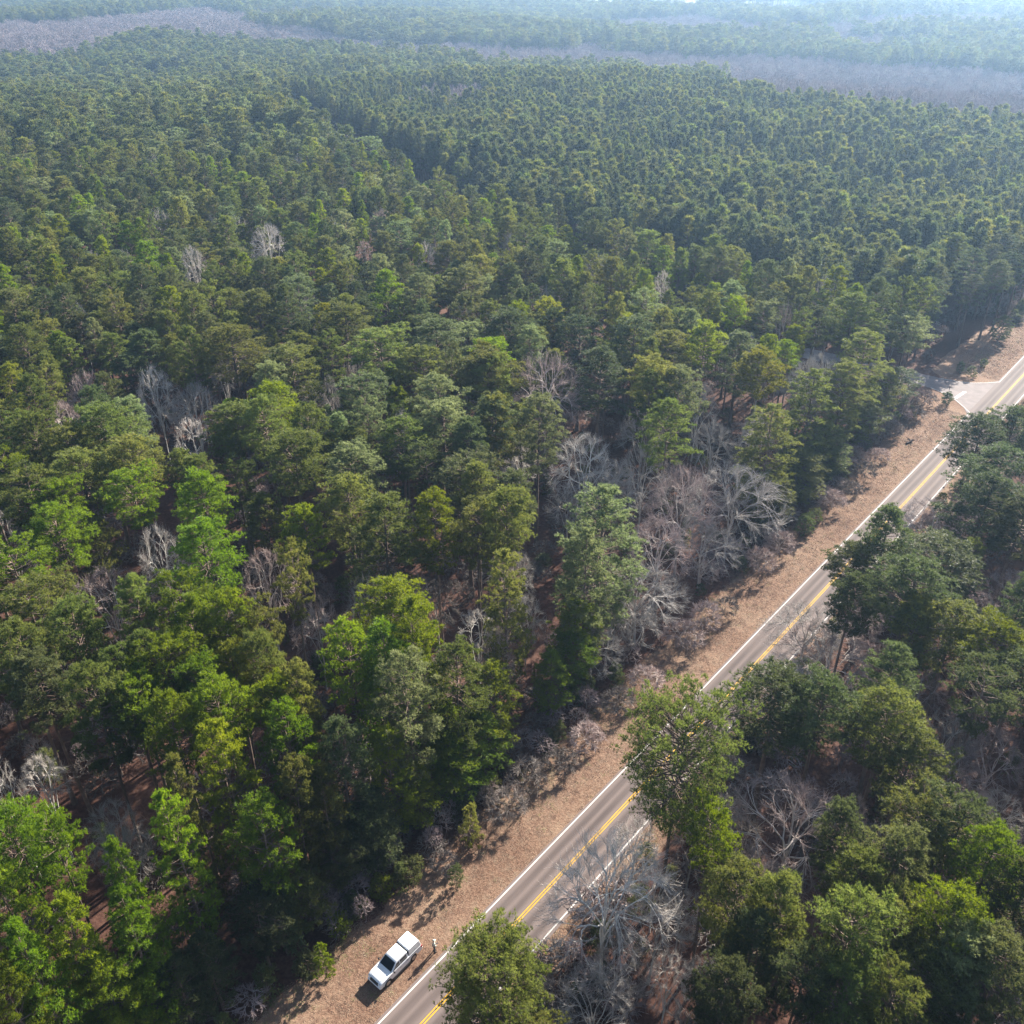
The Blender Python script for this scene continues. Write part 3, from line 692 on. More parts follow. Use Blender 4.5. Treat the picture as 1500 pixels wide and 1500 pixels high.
def copy_tree(parts, t, name, mats, scale, rot, group, cat, names):
    root = empty(name, (t['x'], t['y'], float(HGT(t['x'], t['y'])) - .05), rot); root.scale = scale
    if t.get('lean'): root.rotation_euler = (t['lean'][0], t['lean'][1], rot)
    tag(root, t['label'], cat, group)
    for me, m, nm in zip(parts, mats, names):
        o = bpy.data.objects.new(nm, me); link(o, root)
        if m is not None:
            o.material_slots[0].link = 'OBJECT'; o.material_slots[0].material = m
    return root
rp_ = random.Random(5)
for t in ind_p:
    if t['kind'] == 'wide':
        pr = WIDE[t['forced']]; base = 6.7
    else: pr = (EDGEP if t.get('edge') else PINES)[rp_.randrange(3 if t.get('edge') else len(PINES))]; base = 3.6
    s = t['R'] / base
    t['lean'] = (R_(rp_.uniform(-1.5, 1.5)), R_(rp_.uniform(-1.5, 1.5)))
    copy_tree(pr, t, 'pine_tree', (None, FOL[t['tone']]), (s, s * rp_.uniform(.94, 1.06), t['h'] / 24), rp_.uniform(0, 6.28), 'pine trees of the roadside woods', 'pine tree', ('trunk', 'crown'))
YL = ['young pine with drooping boughs hanging beside the white edge line', 'small bright young pine on the verge below the big pine cluster', 'small bright green sapling at the wood edge left of the truck',
      'tiny dark evergreen sapling at the wood edge above the truck', 'pale round shrub-like pine beyond the junction', 'low olive sapling in the shade beyond the side road']
for t, l in zip(young, YL):
    t['label'] = l; pr = BUSHP[rp_.randrange(2)]; base = (2.0, 2.4)[BUSHP.index(pr)]
    s = t['R'] / base
    copy_tree(pr, t, 'pine_sapling', (None, FOL[t['tone']]), (s, s, t['h'] / 7), rp_.uniform(0, 6.28), 'young pines along the verge', 'young pine', ('trunk', 'crown'))
def bare_proto(t, rr):
    f = t.get('form', 'dome')
    if f == 'snag': return SNAG, (14, 3.2)
    if f in ('limb', 'fan'): return LIMB[f == 'fan'], (20, 7.2)
    c = {'dome': (0, 3), 'vase': (1, 4), 'wide': (2, 5)}[f]
    k = c[rr.randrange(2)]; return BARES[k], BARE_DIM[k]
for t in ind_b:
    pr, (bh, bR) = bare_proto(t, rp_)
    s = t['R'] / bR
    copy_tree(pr, t, 'bare_tree', BARE[t['tone']], (s, s, t['h'] / bh), rp_.uniform(0, 6.28), 'leafless trees of the roadside woods', 'bare tree', ('trunk', 'crown'))

# ------------------------------------------------------------------ masses nobody could count: geometry-node instances of tree kinds
def coll(name, items):
    """items: list of (list of (mesh, material)) -> each entry one object joined"""
    c = bpy.data.collections.new(name)
    for i, ent in enumerate(items):
        Vs = []; Fs = []; off = 0; mats = []; mi = []; tints = []
        me = bpy.data.meshes.new(name)
        bm = bmesh.new()
        tl = bm.verts.layers.float.new('tint')
        for k, (src, mat) in enumerate(ent):
            n0 = len(bm.faces); bm.from_mesh(src); bm.faces.ensure_lookup_table()
            for f in bm.faces[n0:] if n0 else bm.faces: f.material_index = k
            mats.append(mat)
        bm.to_mesh(me); bm.free()
        for m in mats: me.materials.append(m)
        o = bpy.data.objects.new('%s_%02d' % (name, i), me); c.objects.link(o)
    return c
def scatter(name, pts, c, label, cat, kindgroup=None):
    """pts: list of (x, y, z, rotz, sx, sz, index)"""
    A = np.array(pts, float); n = len(A)
    me = bpy.data.meshes.new(name); me.vertices.add(n); me.vertices.foreach_set('co', A[:, :3].astype(np.float32).ravel())
    for nm, ty, dat in (('rz', 'FLOAT', A[:, 3]), ('idx', 'INT', A[:, 6])):
        a = me.attributes.new(nm, ty, 'POINT'); a.data.foreach_set('value', dat.astype(np.int32 if ty == 'INT' else np.float32))
    a = me.attributes.new('scl', 'FLOAT_VECTOR', 'POINT'); a.data.foreach_set('vector', A[:, [4, 4, 5]].astype(np.float32).ravel())
    o = add_obj(name, me); tag(o, label, cat, None, 'stuff')
    ng = bpy.data.node_groups.new(name, 'GeometryNodeTree')
    ng.interface.new_socket('Geometry', in_out='INPUT', socket_type='NodeSocketGeometry'); ng.interface.new_socket('Geometry', in_out='OUTPUT', socket_type='NodeSocketGeometry')
    N = ng.nodes; L = ng.links
    gi = N.new('NodeGroupInput'); go = N.new('NodeGroupOutput'); iop = N.new('GeometryNodeInstanceOnPoints'); ci = N.new('GeometryNodeCollectionInfo')
    ci.inputs['Collection'].default_value = c; ci.inputs['Separate Children'].default_value = True; ci.inputs['Reset Children'].default_value = True
    def named(nm, ty):
        q = N.new('GeometryNodeInputNamedAttribute'); q.data_type = ty; q.inputs['Name'].default_value = nm; return q
    r = named('rz', 'FLOAT'); s = named('scl', 'FLOAT_VECTOR'); ix = named('idx', 'INT')
    cx = N.new('ShaderNodeCombineXYZ'); L.new(r.outputs['Attribute'], cx.inputs['Z'])
    L.new(gi.outputs[0], iop.inputs['Points']); L.new(ci.outputs[0], iop.inputs['Instance']); iop.inputs['Pick Instance'].default_value = True
    L.new(ix.outputs['Attribute'], iop.inputs['Instance Index']); L.new(cx.outputs[0], iop.inputs['Rotation']); L.new(s.outputs['Attribute'], iop.inputs['Scale'])
    L.new(iop.outputs[0], go.inputs[0])
    md = o.modifiers.new('scatter', 'NODES'); md.node_group = ng
    return o
tones = ['green', 'dark', 'pale', 'bright', 'olive', 'green', 'dark', 'pale']
C_PINE = coll('pine_kinds', [[(PINES[i][0], M_PBARK), (PINES[i][1], FOL[tones[i]])] for i in range(8)])
LOW = [pine(61, nb=34, per=7, nee=5, nlen=.75, nw=.20, cl=1.0, lod=1), pine(62, nb=34, per=7, nee=5, nlen=.75, nw=.20, cl=1.0, lod=1, prof='flat'),
       pine(63, nb=30, per=7, nee=5, nlen=.75, nw=.20, cl=1.0, lod=1, cb=.42)]
C_LOW = coll('distant_pine_kinds', [[(a[0], M_PBARK), (a[1], FOL[t])] for a, t in zip(LOW * 2, ['green', 'dark', 'pale', 'dark', 'olive', 'green'])])
YNG = [pine(71, h=15, R=2.1, nb=44, prof='cone', cb=.42, per=9, nee=6, nlen=.5, nw=.11, cl=.6, lod=1), pine(72, h=15, R=2.1, nb=40, prof='dome', cb=.5, per=9, nee=6, nlen=.5, nw=.11, cl=.6, lod=1)]
C_YNG = coll('young_pine_kinds', [[(a[0], M_PBARK), (a[1], FOL[t])] for a, t in zip(YNG * 2, ['dark', 'green', 'dark', 'olive'])])
BLOW = [bare(81, lod=1, tw=.15, h=18, R=4.6), bare(82, lod=1, tw=.15, kind='vase', h=18, R=4.0), bare(83, lod=1, tw=.14, kind='dome', h=18, R=4.6, dens=.9)]
C_BARE = coll('leafless_kinds', [[(a[0], BARE[t][0]), (a[1], BARE[t][1])] for a, t in zip(BLOW * 2, ['far', 'far2', 'far', 'far2', 'far', 'purple'])])

rr = random.Random(99)
pts = []; ptb = []
for t in rest:
    z = float(HGT(t['x'], t['y'])) - .05
    if t['kind'] == 'bare': ptb.append((t['x'], t['y'], z, rr.uniform(0, 6.28), t['R'] / 4.5, t['h'] / 18, rr.randrange(6)))
    else:
        k = {'green': (0, 5), 'dark': (1, 6), 'pale': (2, 7), 'bright': (3, 3), 'olive': (4, 4), 'yellow': (3, 3)}[t['tone']][rr.randrange(2)]
        pts.append((t['x'], t['y'], z, rr.uniform(0, 6.28), t['R'] / 3.6, t['h'] / 24, k))
scatter('pine_woods', pts, C_PINE, 'mature pine woods behind the nearest trees', 'pine woods')

# jittered grids for everything farther off
def grid(x0, x1, y0, y1, sp, jit=.42):
    xs = np.arange(x0, x1, sp); ys = np.arange(y0, y1, sp * .92)
    X, Y = np.meshgrid(xs, ys); X = X + (np.arange(len(ys)) % 2)[:, None] * sp / 2
    rs = np.random.RandomState(int(sp * 10 + y0))
    X = X + rs.uniform(-jit, jit, X.shape) * sp; Y = Y + rs.uniform(-jit, jit, Y.shape) * sp
    X, Y = X.ravel(), Y.ravel(); m = np.abs(X) < .66 * Y + 75
    return X[m], Y[m], rs
BAND_TOP = np.array([(-300, 32), (0, 30), (120, 25), (300, 8), (420, 36), (560, 58), (700, 60), (850, 66), (1000, 74), (1200, 82), (1500, 100), (1800, 110)], float)
BAND_BOT = np.array([(-300, 85), (0, 85), (100, 84), (200, 50), (330, 60), (500, 75), (640, 85), (740, 95), (900, 100), (1050, 112), (1150, 138), (1300, 152), (1500, 172), (1800, 190)], float)
def wood_type(X, Y):
    """0 pine, 1 bare, 2 none"""
    Z = HGT(X, Y) + 18.0
    zc = Y * math.cos(T) - (Z - CAM_H) * math.sin(T); yc = Y * math.sin(T) + (Z - CAM_H) * math.cos(T)
    px = 750 + F * X / zc; py = 750 - F * yc / zc
    top = np.interp(px, BAND_TOP[:, 0], BAND_TOP[:, 1]); bot = np.interp(px, BAND_BOT[:, 0], BAND_BOT[:, 1])
    nz = vnoise(X, Y, 45, 12) * .6 + vnoise(X, Y, 18, 14) * .4
    wob = (nz - .5) * 22
    inb = (py > top + wob * .6) & (py < bot + wob * .4)
    patch = np.zeros(X.shape, bool)
    for cx, cyy, rx, ry in ((235, 112, 42, 14), (650, 132, 90, 12), (45, 70, 70, 10), (430, 155, 30, 12), (40, 225, 25, 16), (1050, 66, 60, 5), (900, 62, 60, 5), (640, 260, 20, 8)):
        patch |= ((px - cx) / rx) ** 2 + ((py - cyy) / ry) ** 2 < 1 + (nz - .5) * 1.2
    far = (py < top) & (vnoise(X, Y, 160, 33) + (nz - .5) * .6 > .69)
    return np.where(inb | (patch & (nz > .38)) | far, 1, 0), px, py
# younger, denser plantation beyond the side road
X, Y, rs = grid(-330, 480, 120, 640, 4.3)
sdist, sg = side_dist(X, Y); ty, px, py = wood_type(X, Y)
s_, o_ = SO(X, Y)
dens = vnoise(X, Y, 60, 7)
young_zone = (sg < 0) & (sdist > 15) & (o_ < -53) & (sdist < 330)
m = young_zone & (ty == 0)
m &= ~((o_ > -60) & (s_ < 262))
ptsy = [(x, y, z, a, q, q2, i) for x, y, z, a, q, q2, i in zip(X[m], Y[m], HGT(X[m], Y[m]), rs.rand(m.sum()) * 6.28, rs.uniform(.9, 1.3, m.sum()) * (1 + .3 * (dens[m] - .5)), rs.uniform(1.15, 1.45, m.sum()), rs.randint(0, 4, m.sum()))]
_v = vnoise(X[m], Y[m], 24, 71) * .5 + vnoise(X[m], Y[m], 70, 72) * .5
ptsy = [(p[0], p[1], p[2], p[3], p[4] * (.85 + .5 * a_ * b_), p[5] * (.82 + .36 * a_), p[6]) for p, a_, b_, c_ in zip(ptsy, _v, rs.uniform(.3, 1.6, len(_v)), rs.rand(len(_v))) if c_ > .05 + .25 * (a_ < .3)]
scatter('young_pine_plantation', ptsy, C_YNG, 'dense young pine plantation beyond the side road', 'plantation')
# mature pine, 330 m outward; farther sections are planted a little wider
far_p = []; far_b = []
for y0, y1, sp, hmul in ((180, 900, 6.0, 1), (900, 1700, 7.5, 1), (1700, 3600, 9.5, 1.0)):
    X, Y, rs = grid(-.7 * y1 - 80, .7 * y1 + 80, y0, y1, sp)
    sdist, sg = side_dist(X, Y); ty, px, py = wood_type(X, Y); s_, o_ = SO(X, Y)
    yz = (sg < 0) & (o_ < -40) & (sdist < 330) & (Y < 640)
    infield = (px > 850 + 14 * np.sin(Y / 60)) & (px < 1252) & (Y > 1500 + 60 * np.sin(X / 70) - np.clip(px - 1080, 0, 100) * 1.1) & (Y < 2600)
    copse = infield & (vnoise(X, Y, 90, 51) > .72)
    m = (sdist > 10) & ((o_ < -50) | (o_ > -26)) & ~(infield & ~copse)
    nearzone = (Y < 345) & (~((sg < 0) & (o_ < -40)))
    mp = m & (ty == 0) & ~yz & ~nearzone
    mb = m & (ty == 1) & ~nearzone
    k = mp.sum(); zz = HGT(X[mp], Y[mp]); tall = .88 + .25 * vnoise(X[mp], Y[mp], 90, 21)
    wd = sp / 6.0
    far_p += list(zip(X[mp], Y[mp], zz, rs.rand(k) * 6.28, rs.uniform(.72, 1.25, k) * wd * .98, rs.uniform(.78, 1.12, k) * tall, rs.randint(0, 6, k)))
    k = mb.sum(); zz = HGT(X[mb], Y[mb])
    far_b += list(zip(X[mb], Y[mb], zz, rs.rand(k) * 6.28, rs.uniform(.8, 1.15, k) * wd, rs.uniform(.8, 1.1, k), rs.randint(0, 6, k)))
print('counts', len(ind_p), len(ind_b), len(pts), len(ptb), len(ptsy), len(far_p), len(far_b))
scatter('pine_forest', far_p, C_LOW, 'pine forest stretching away to the hazy distance', 'pine forest')
scatter('bare_woodland', far_b + ptb, C_BARE, 'mauve leafless bottomland woods in bands between the pines', 'bare woodland')

# undergrowth: twiggy bare bushes and evergreen seedlings under the trees
BR = [bare(91, lod=1, tw=.05, kind='wide', h=2.4, R=1.7, zf=.05), bare(92, lod=1, tw=.05, kind='vase', h=3.4, R=1.4, zf=.05)]
SEED = pine(95, h=3.0, R=1.2, nb=26, prof='cone', cb=.03, cl=.34, per=8, nee=7, nlen=.28, nw=.06, lod=1)
C_UND = coll('undergrowth_kinds', [[(BR[0][0], BARE['dark'][0]), (BR[0][1], BARE['dark'][1])], [(BR[1][0], BARE['purple'][0]), (BR[1][1], BARE['purple'][1])],
                                   [(BR[0][0], BARE['grey'][0]), (BR[0][1], BARE['pink'][1])], [(SEED[0], M_PBARK), (SEED[1], FOL['dark'])], [(SEED[0], M_PBARK), (SEED[1], FOL['olive'])]])
und = []
ru = random.Random(14)
for _ in range(15000):
    x = ru.uniform(-200, 200); y = ru.uniform(14, 260)
    if abs(x) > .64 * y + 30: continue
    s, o = SO(x, y)
    if -45.8 < o < -30.2: continue
    if 192 < s < 255 and -54 < o < -30: continue
    if side_dist(x, y)[0] < 4.5: continue
    edge = (-52 < o < -45) or (-30 < o < -24)
    d = .25 + .75 * float(vnoise(x, y, 12, 61))
    if not edge and ru.random() > d * .55: continue
    if any((x - cx) ** 2 + (y - cyy) ** 2 < (r * .8) ** 2 for cx, cyy, r in CLEAR) and ru.random() < .8: continue
    und.append((x, y, 0, ru.uniform(0, 6.28), ru.uniform(.6, 1.5), ru.uniform(.6, 1.4), ru.choices(range(5), (.38, .2, .14, .16, .12))[0]))
scatter('undergrowth', und, C_UND, 'twiggy undergrowth and seedlings beneath the trees', 'undergrowth')

# verge litter: tufts of dead grass and fallen leaves
def tuft_mesh(seed, n, hgt, spread):
    n = int(n * 1.2)
    rs = np.random.RandomState(seed); p = np.stack([rs.uniform(-spread, spread, n), rs.uniform(-spread, spread, n), np.zeros(n)], 1)
    d = unit(rs.normal(size=(n, 3)) * np.array([1, 1, .35]) + np.array([0, 0, .35])); d[:, 2] = np.abs(d[:, 2])
    u, v = perp(d); L = (hgt * rs.uniform(.5, 1.2, n))[:, None]
    V = np.stack([p - u * .03, p + u * .03, p + d * L], 1).reshape(-1, 3)
    return mesh_np('tuft', V, np.arange(len(V)).reshape(-1, 3), [])
LIT = [simple('litter_tan', (.32, .205, .14), .9), simple('litter_rust', (.22, .11, .07), .9), simple('litter_brown', (.10, .062, .046), .9), simple('litter_straw', (.37, .29, .20), .9), simple('litter_green', (.16, .19, .05), .8)]
C_LIT = coll('litter_kinds', [[(tuft_mesh(i, 26, .20, .55), m)] for i, m in enumerate(LIT)])
lit = []
for _ in range(34000):
    s = ru.uniform(5, 290); side = ru.random() < .8
    o = ru.uniform(-46.8, -38.2) if side else ru.uniform(-31.6, -29)
    if side and 190 < s < 213: continue
    x, y = RD(s, o)
    gp = float(vnoise(x, y, 6, 88)); band_ = -39.6 < o < -38.2 or -43.2 < o < -42.6
    wts = (.36, .14 if band_ else .26, .05 if gp > .5 else .2, .34 if band_ else .18, .22 if gp > .74 else .02)
    if band_ and ru.random() < .4: continue
    lit.append((x, y, 0.0, ru.uniform(0, 6.28), ru.uniform(.35, .85), ru.uniform(.3, 1.0), ru.choices(range(5), wts)[0]))
scatter('leaf_litter', lit, C_LIT, 'dry grass and fallen leaves covering the roadside verge', 'leaf litter')

# ------------------------------------------------------------------ haze
bm = bmesh.new(); bmesh.ops.create_cube(bm, size=1.0); hm = bpy.data.meshes.new('haze'); bm.to_mesh(hm); bm.free()
hz = add_obj('haze', hm); hz.scale = (13000, 8200, 130); hz.location = (0, 3200, -45 + 65)
tag(hz, 'pale blue haze lying over the far woods', None, None, 'stuff')
m = bpy.data.materials.new('haze'); m.use_nodes = True; n = m.node_tree; n.nodes.clear()
out = n.nodes.new('ShaderNodeOutputMaterial'); pv = n.nodes.new('ShaderNodeVolumePrincipled')
pv.inputs['Color'].default_value = (.42, .66, 1.0, 1); pv.inputs['Density'].default_value = .00019; pv.inputs['Anisotropy'].default_value = .5
n.links.new(pv.outputs[0], out.inputs['Volume']); hm.materials.append(m)
#@@OBJECTS
# ------------------------------------------------------------------ pickup truck
M_WP = simple('white_car_paint', (.80, .81, .82), .28, spec=.5, coat=.6)
M_GL = simple('dark_car_glass', (.018, .024, .032), .06, spec=.8)
M_BLK = simple('black_plastic', (.022, .022, .024), .55)
M_TYR = simple('tyre_rubber', (.02, .02, .02), .85)
M_RIM = simple('alloy_rim', (.45, .45, .47), .3, metal=.9)
M_LMP = simple('headlight_glass', (.62, .66, .70), .08, spec=.9)
M_RED = simple('tail_light_red', (.45, .02, .02), .2)
M_CHR = simple('bright_trim', (.6, .6, .62), .18, metal=1)
def bmobj(name, bm, mat, parent=None, bevel=0, seg=2, smoothf=True, loc=None):
    me = bpy.data.meshes.new(name); bm.normal_update(); bm.to_mesh(me); bm.free(); me.materials.append(mat)
    o = add_obj(name, me, parent)
    if loc: o.location = loc
    if bevel:
        md = o.modifiers.new('bevel', 'BEVEL'); md.width = bevel; md.segments = seg; md.limit_method = 'ANGLE'; md.angle_limit = R_(28)
    if smoothf:
        for p in me.polygons: p.use_smooth = True
        try: me.set_sharp_from_angle(angle=R_(35))
        except Exception: pass
    return o
def prism(bm, prof, y0, y1, t0=1.0, tfun=None):
    """closed side profile (x,z) extruded across y; tfun(x,z) narrows the width"""
    A = []; B = []
    for x, z in prof:
        k = tfun(x, z) if tfun else 1
        A.append(bm.verts.new((x, y0 * k, z))); B.append(bm.verts.new((x, y1 * k, z)))
    bm.faces.new(A[::-1]); bm.faces.new(B)
    n = len(prof)
    for i in range(n): bm.faces.new((A[i], A[(i + 1) % n], B[(i + 1) % n], B[i]))
def boxm(bm, x0, x1, y0, y1, z0, z1):
    prism(bm, [(x0, z0), (x1, z0), (x1, z1), (x0, z1)], y1, y0)
def cylm(bm, c, r, wd, n=24, axis='y'):
    A = []; B = []
    for i in range(n):
        a = 6.28318 * i / n
        if axis == 'y': p = (c[0] + r * math.cos(a), 0, c[2] + r * math.sin(a)); A.append(bm.verts.new((p[0], c[1] - wd / 2, p[2]))); B.append(bm.verts.new((p[0], c[1] + wd / 2, p[2])))
        else: A.append(bm.verts.new((c[0] + r * math.cos(a), c[1] + r * math.sin(a), c[2]))); B.append(bm.verts.new((c[0] + r * math.cos(a), c[1] + r * math.sin(a), c[2] + wd)))
    f1 = bm.faces.new(A if axis == 'y' else A[::-1]); f2 = bm.faces.new(B[::-1] if axis == 'y' else B)
    for i in range(n):
        j = (i + 1) % n; bm.faces.new((A[j], A[i], B[i], B[j]) if axis == 'y' else (A[i], A[j], B[j], B[i]))
def quadm(bm, pts, th=.006):
    """thin pane from four corners, thickened along its normal"""
    p = [Vector(q) for q in pts]; n = (p[1] - p[0]).cross(p[3] - p[0]).normalized() * th
    a = [bm.verts.new(q - n) for q in p]; b = [bm.verts.new(q + n) for q in p]
    bm.faces.new(a[::-1]); bm.faces.new(b)
    for i in range(4): bm.faces.new((a[i], a[(i + 1) % 4], b[(i + 1) % 4], b[i]))
tx0, ty0 = RD(31.55, -40.72)
truck = empty('pickup_truck', (tx0, ty0, .02), 0)
hd = math.atan2(-DY, -DX); truck.rotation_euler = (0, 0, hd)
tag(truck, 'white four-door pickup truck with a white bed canopy parked on the verge', 'pickup truck')
def arch(cx, r=.44, zb=.42, n=10):
    return [(cx + r * math.cos(math.pi * k / n), zb + r * math.sin(math.pi * k / n)) for k in range(n + 1)]
WX1, WX2 = 1.72, -1.50
bm = bmesh.new()
pf = [(-2.62, .50), (-2.60, 1.06), (-2.55, 1.14), (1.10, 1.16), (1.35, 1.15), (2.10, 1.08), (2.45, .98), (2.60, .80), (2.62, .50)]
lower = [(2.30, .42)] + arch(WX1) [0:0] 
bot = [(2.45, .42)] + [(WX1 + .44 * math.cos(math.pi * k / 10), .42 + .44 * math.sin(math.pi * k / 10)) for k in range(11)] + \
      [(WX2 + .44 * math.cos(math.pi * k / 10), .42 + .44 * math.sin(math.pi * k / 10)) for k in range(11)] + [(-2.5, .42)]
def nar(x, z):
    k = 1.0
    if z > .95: k -= (z - .95) * .28
    if x > 2.0: k -= (x - 2.0) ** 2 * .30
    return k
prism(bm, pf + bot, .94, -.94, tfun=nar)
body = bmobj('body', bm, M_WP, truck, .035, 3)
bm = bmesh.new()                                                        # hood centre bulge
prism(bm, [(1.15, 1.10), (1.15, 1.185), (2.05, 1.115), (2.40, 1.02), (2.40, .95)], .62, -.62, tfun=nar)
bmobj('hood', bm, M_WP, truck, .03, 3)
bm = bmesh.new()                                                        # cab
prism(bm, [(1.20, 1.13), (.45, 1.74), (.25, 1.80), (-.75, 1.81), (-.93, 1.74), (-.97, 1.13)], .86, -.86, tfun=lambda x, z: 1 - max(0, z - 1.13) * .30)
cab = bmobj('cab', bm, M_WP, truck, .05, 3)
def yc(z, b=.86): return b * (1 - max(0, z - 1.13) * .30)
bm = bmesh.new()
quadm(bm, [(1.16, .74, 1.185), (1.16, -.74, 1.185), (.50, -.64, 1.715), (.50, .64, 1.715)], .012)
ws = bmobj('windshield', bm, M_GL, truck, .01, 2)
for sgn in (1, -1):
    for lab, (xa, xb, xc, xd) in (('window', (1.00, .12, .12, .42)), ('window', (.05, -.82, -.74, .05))):
        bm = bmesh.new(); za, zb = 1.19, 1.66
        pts = [(xa, sgn * (yc(za) + .004), za), (xb, sgn * (yc(za) + .004), za), (xc, sgn * (yc(zb) + .004), zb), (xd, sgn * (yc(zb) + .004), zb)]
        if sgn < 0: pts = pts[::-1]
        quadm(bm, pts, .008); bmobj('window', bm, M_GL, truck)
    for xh in (.10, -.80):
        bm = bmesh.new(); boxm(bm, xh, xh + .17, sgn * .955 - .012, sgn * .955 + .012, .985, 1.015); bmobj('door_handle', bm, M_BLK, truck, .006)
    bm = bmesh.new(); prism(bm, [(.96, 1.20), (.96, 1.38), (1.06, 1.36), (1.08, 1.22)], sgn * .93, sgn * 1.13); 
    bmesh.ops.recalc_face_normals(bm, faces=bm.faces); bmobj('side_mirror', bm, M_BLK, truck, .03)
    bm = bmesh.new(); prism(bm, [(2.33, .82), (2.10, .98), (2.30, 1.00), (2.56, .92), (2.58, .80)], sgn * .62, sgn * .885, tfun=lambda x, z: nar(x, z) + .012)
    bmesh.ops.recalc_face_normals(bm, faces=bm.faces); bmobj('headlight', bm, M_LMP, truck, .02)
    bm = bmesh.new(); boxm(bm, -2.635, -2.45, sgn * .90 - .05, sgn * .90 + .05, .82, 1.10); bmobj('tail_light', bm, M_RED, truck, .015)
    bm = bmesh.new(); boxm(bm, -.95, 1.12, sgn * .94 - .06, sgn * .94 + .06, .34, .40); bmobj('side_step', bm, M_BLK, truck, .015)
bm = bmesh.new(); prism(bm, [(2.52, .58), (2.655, .58), (2.655, .80), (2.60, .90), (2.52, .90)], .50, -.50); bmobj('grille', bm, M_BLK, truck, .02)
bm = bmesh.new(); prism(bm, [(2.40, .36), (2.68, .38), (2.70, .56), (2.58, .60), (2.40, .60)], .90, -.90, tfun=lambda x, z: 1 - max(0, x - 2.4) * .25); bmobj('front_bumper', bm, M_WP, truck, .04, 3)
bm = bmesh.new(); boxm(bm, -2.72, -2.56, -.86, .86, .42, .58); bmobj('rear_bumper', bm, M_CHR, truck, .03)
bm = bmesh.new(); boxm(bm, -2.645, -2.60, -.70, .70, .66, 1.08); bmobj('tailgate', bm, M_WP, truck, .02)
bm = bmesh.new()
prism(bm, [(-1.06, 1.165), (-1.05, 1.80), (-1.12, 1.86), (-2.30, 1.86), (-2.44, 1.78), (-2.58, 1.165)], .85, -.85, tfun=lambda x, z: 1 - max(0, z - 1.16) * .16)
cn = bmobj('bed_canopy', bm, M_WP, truck, .05, 3)
bm = bmesh.new(); quadm(bm, [(-2.562, -.60, 1.26), (-2.562, .60, 1.26), (-2.462, .56, 1.70), (-2.462, -.56, 1.70)], .012); bmobj('rear_window', bm, M_GL, cn)
bm = bmesh.new(); boxm(bm, -2.57, -1.06, -.868, .868, 1.148, 1.168); bmobj('rail', bm, M_BLK, cn)
bm = bmesh.new(); boxm(bm, -1.055, -.975, -.78, .78, 1.0, 1.70); bmobj('gap_panel', bm, M_BLK, truck)
for wx in (WX1, WX2):
    for sgn in (1, -1):
        bm = bmesh.new(); cylm(bm, (0, 0, 0), .385, .255, 28)
        tyre = bmobj('wheel', bm, M_TYR, truck, .035, 3, loc=(wx, sgn * .81, .385))
        bm = bmesh.new(); cylm(bm, (0, sgn * .118, 0), .245, .03, 20); cylm(bm, (0, sgn * .135, 0), .06, .02, 12)
        for k in range(6):
            a = k * math.pi / 3; bmesh.ops.create_cube(bm, size=1, matrix=Matrix.Translation((.13 * math.cos(a), sgn * .135, .13 * math.sin(a))) @ Matrix.Rotation(-a, 4, 'Y') @ Matrix.Diagonal((.2, .018, .05, 1)))
        bmobj('rim', bm, M_RIM, tyre, .004)

# ------------------------------------------------------------------ person behind the truck
M_JKT = simple('pale_grey_green_jacket', (.33, .38, .34), .85, vary=.15, vscale=9)
M_TRS = simple('dark_trousers', (.05, .07, .075), .85); M_SKIN = simple('skin', (.50, .32, .23), .55); M_SHO = simple('dark_shoes', (.03, .025, .02), .6)
M_CAP = simple('light_cap', (.62, .62, .50), .8); M_HAIR = simple('dark_hair', (.03, .02, .015), .7)
ppx, ppy = RD(34.9, -38.95)
per = empty('person', (ppx, ppy, .02), 0); per.rotation_euler = (0, 0, hd + 2.6)
tag(per, 'person in a pale grey-green jacket and light cap standing behind the white truck', 'person')
def skin(name, pts, edges, mat, parent, sub=2):
    me = bpy.data.meshes.new(name); me.from_pydata([p[:3] for p in pts], edges, []); me.materials.append(mat)
    o = add_obj(name, me, parent); sk = o.modifiers.new('skin', 'SKIN'); me.skin_vertices.new() if not me.skin_vertices else None
    for v, p in zip(me.skin_vertices[0].data, pts): v.radius = (p[3], p[4] if len(p) > 4 else p[3])
    me.skin_vertices[0].data[0].use_root = True; sk.use_smooth_shade = True
    sb = o.modifiers.new('sub', 'SUBSURF'); sb.levels = sub; sb.render_levels = sub; return o
# x forward, y left; both hands forward, elbows bent, holding a small controller
J = [(0, 0, .95, .15, .11), (0, 0, 1.15, .14, .10), (0, 0, 1.38, .18, .11), (0, 0, 1.50, .06), (.01, 0, 1.58, .055),
     (0, .19, 1.42, .065), (.02, .24, 1.18, .05), (.22, .16, 1.10, .040), (0, -.19, 1.42, .065), (.02, -.24, 1.18, .05), (.22, -.16, 1.10, .040),
     (0, .10, .86, .10), (.02, .11, .50, .065), (0, .12, .10, .048), (.0, -.10, .86, .10), (.02, -.11, .50, .065), (-.01, -.12, .10, .048),
     (.015, 0, 1.66, .085), (.01, 0, 1.73, .08)]
bd = skin('body', J, [(0, 1), (1, 2), (2, 3), (3, 4), (2, 5), (5, 6), (6, 7), (2, 8), (8, 9), (9, 10), (0, 11), (11, 12), (12, 13), (0, 14), (14, 15), (15, 16), (4, 17), (17, 18)], M_SKIN, per)
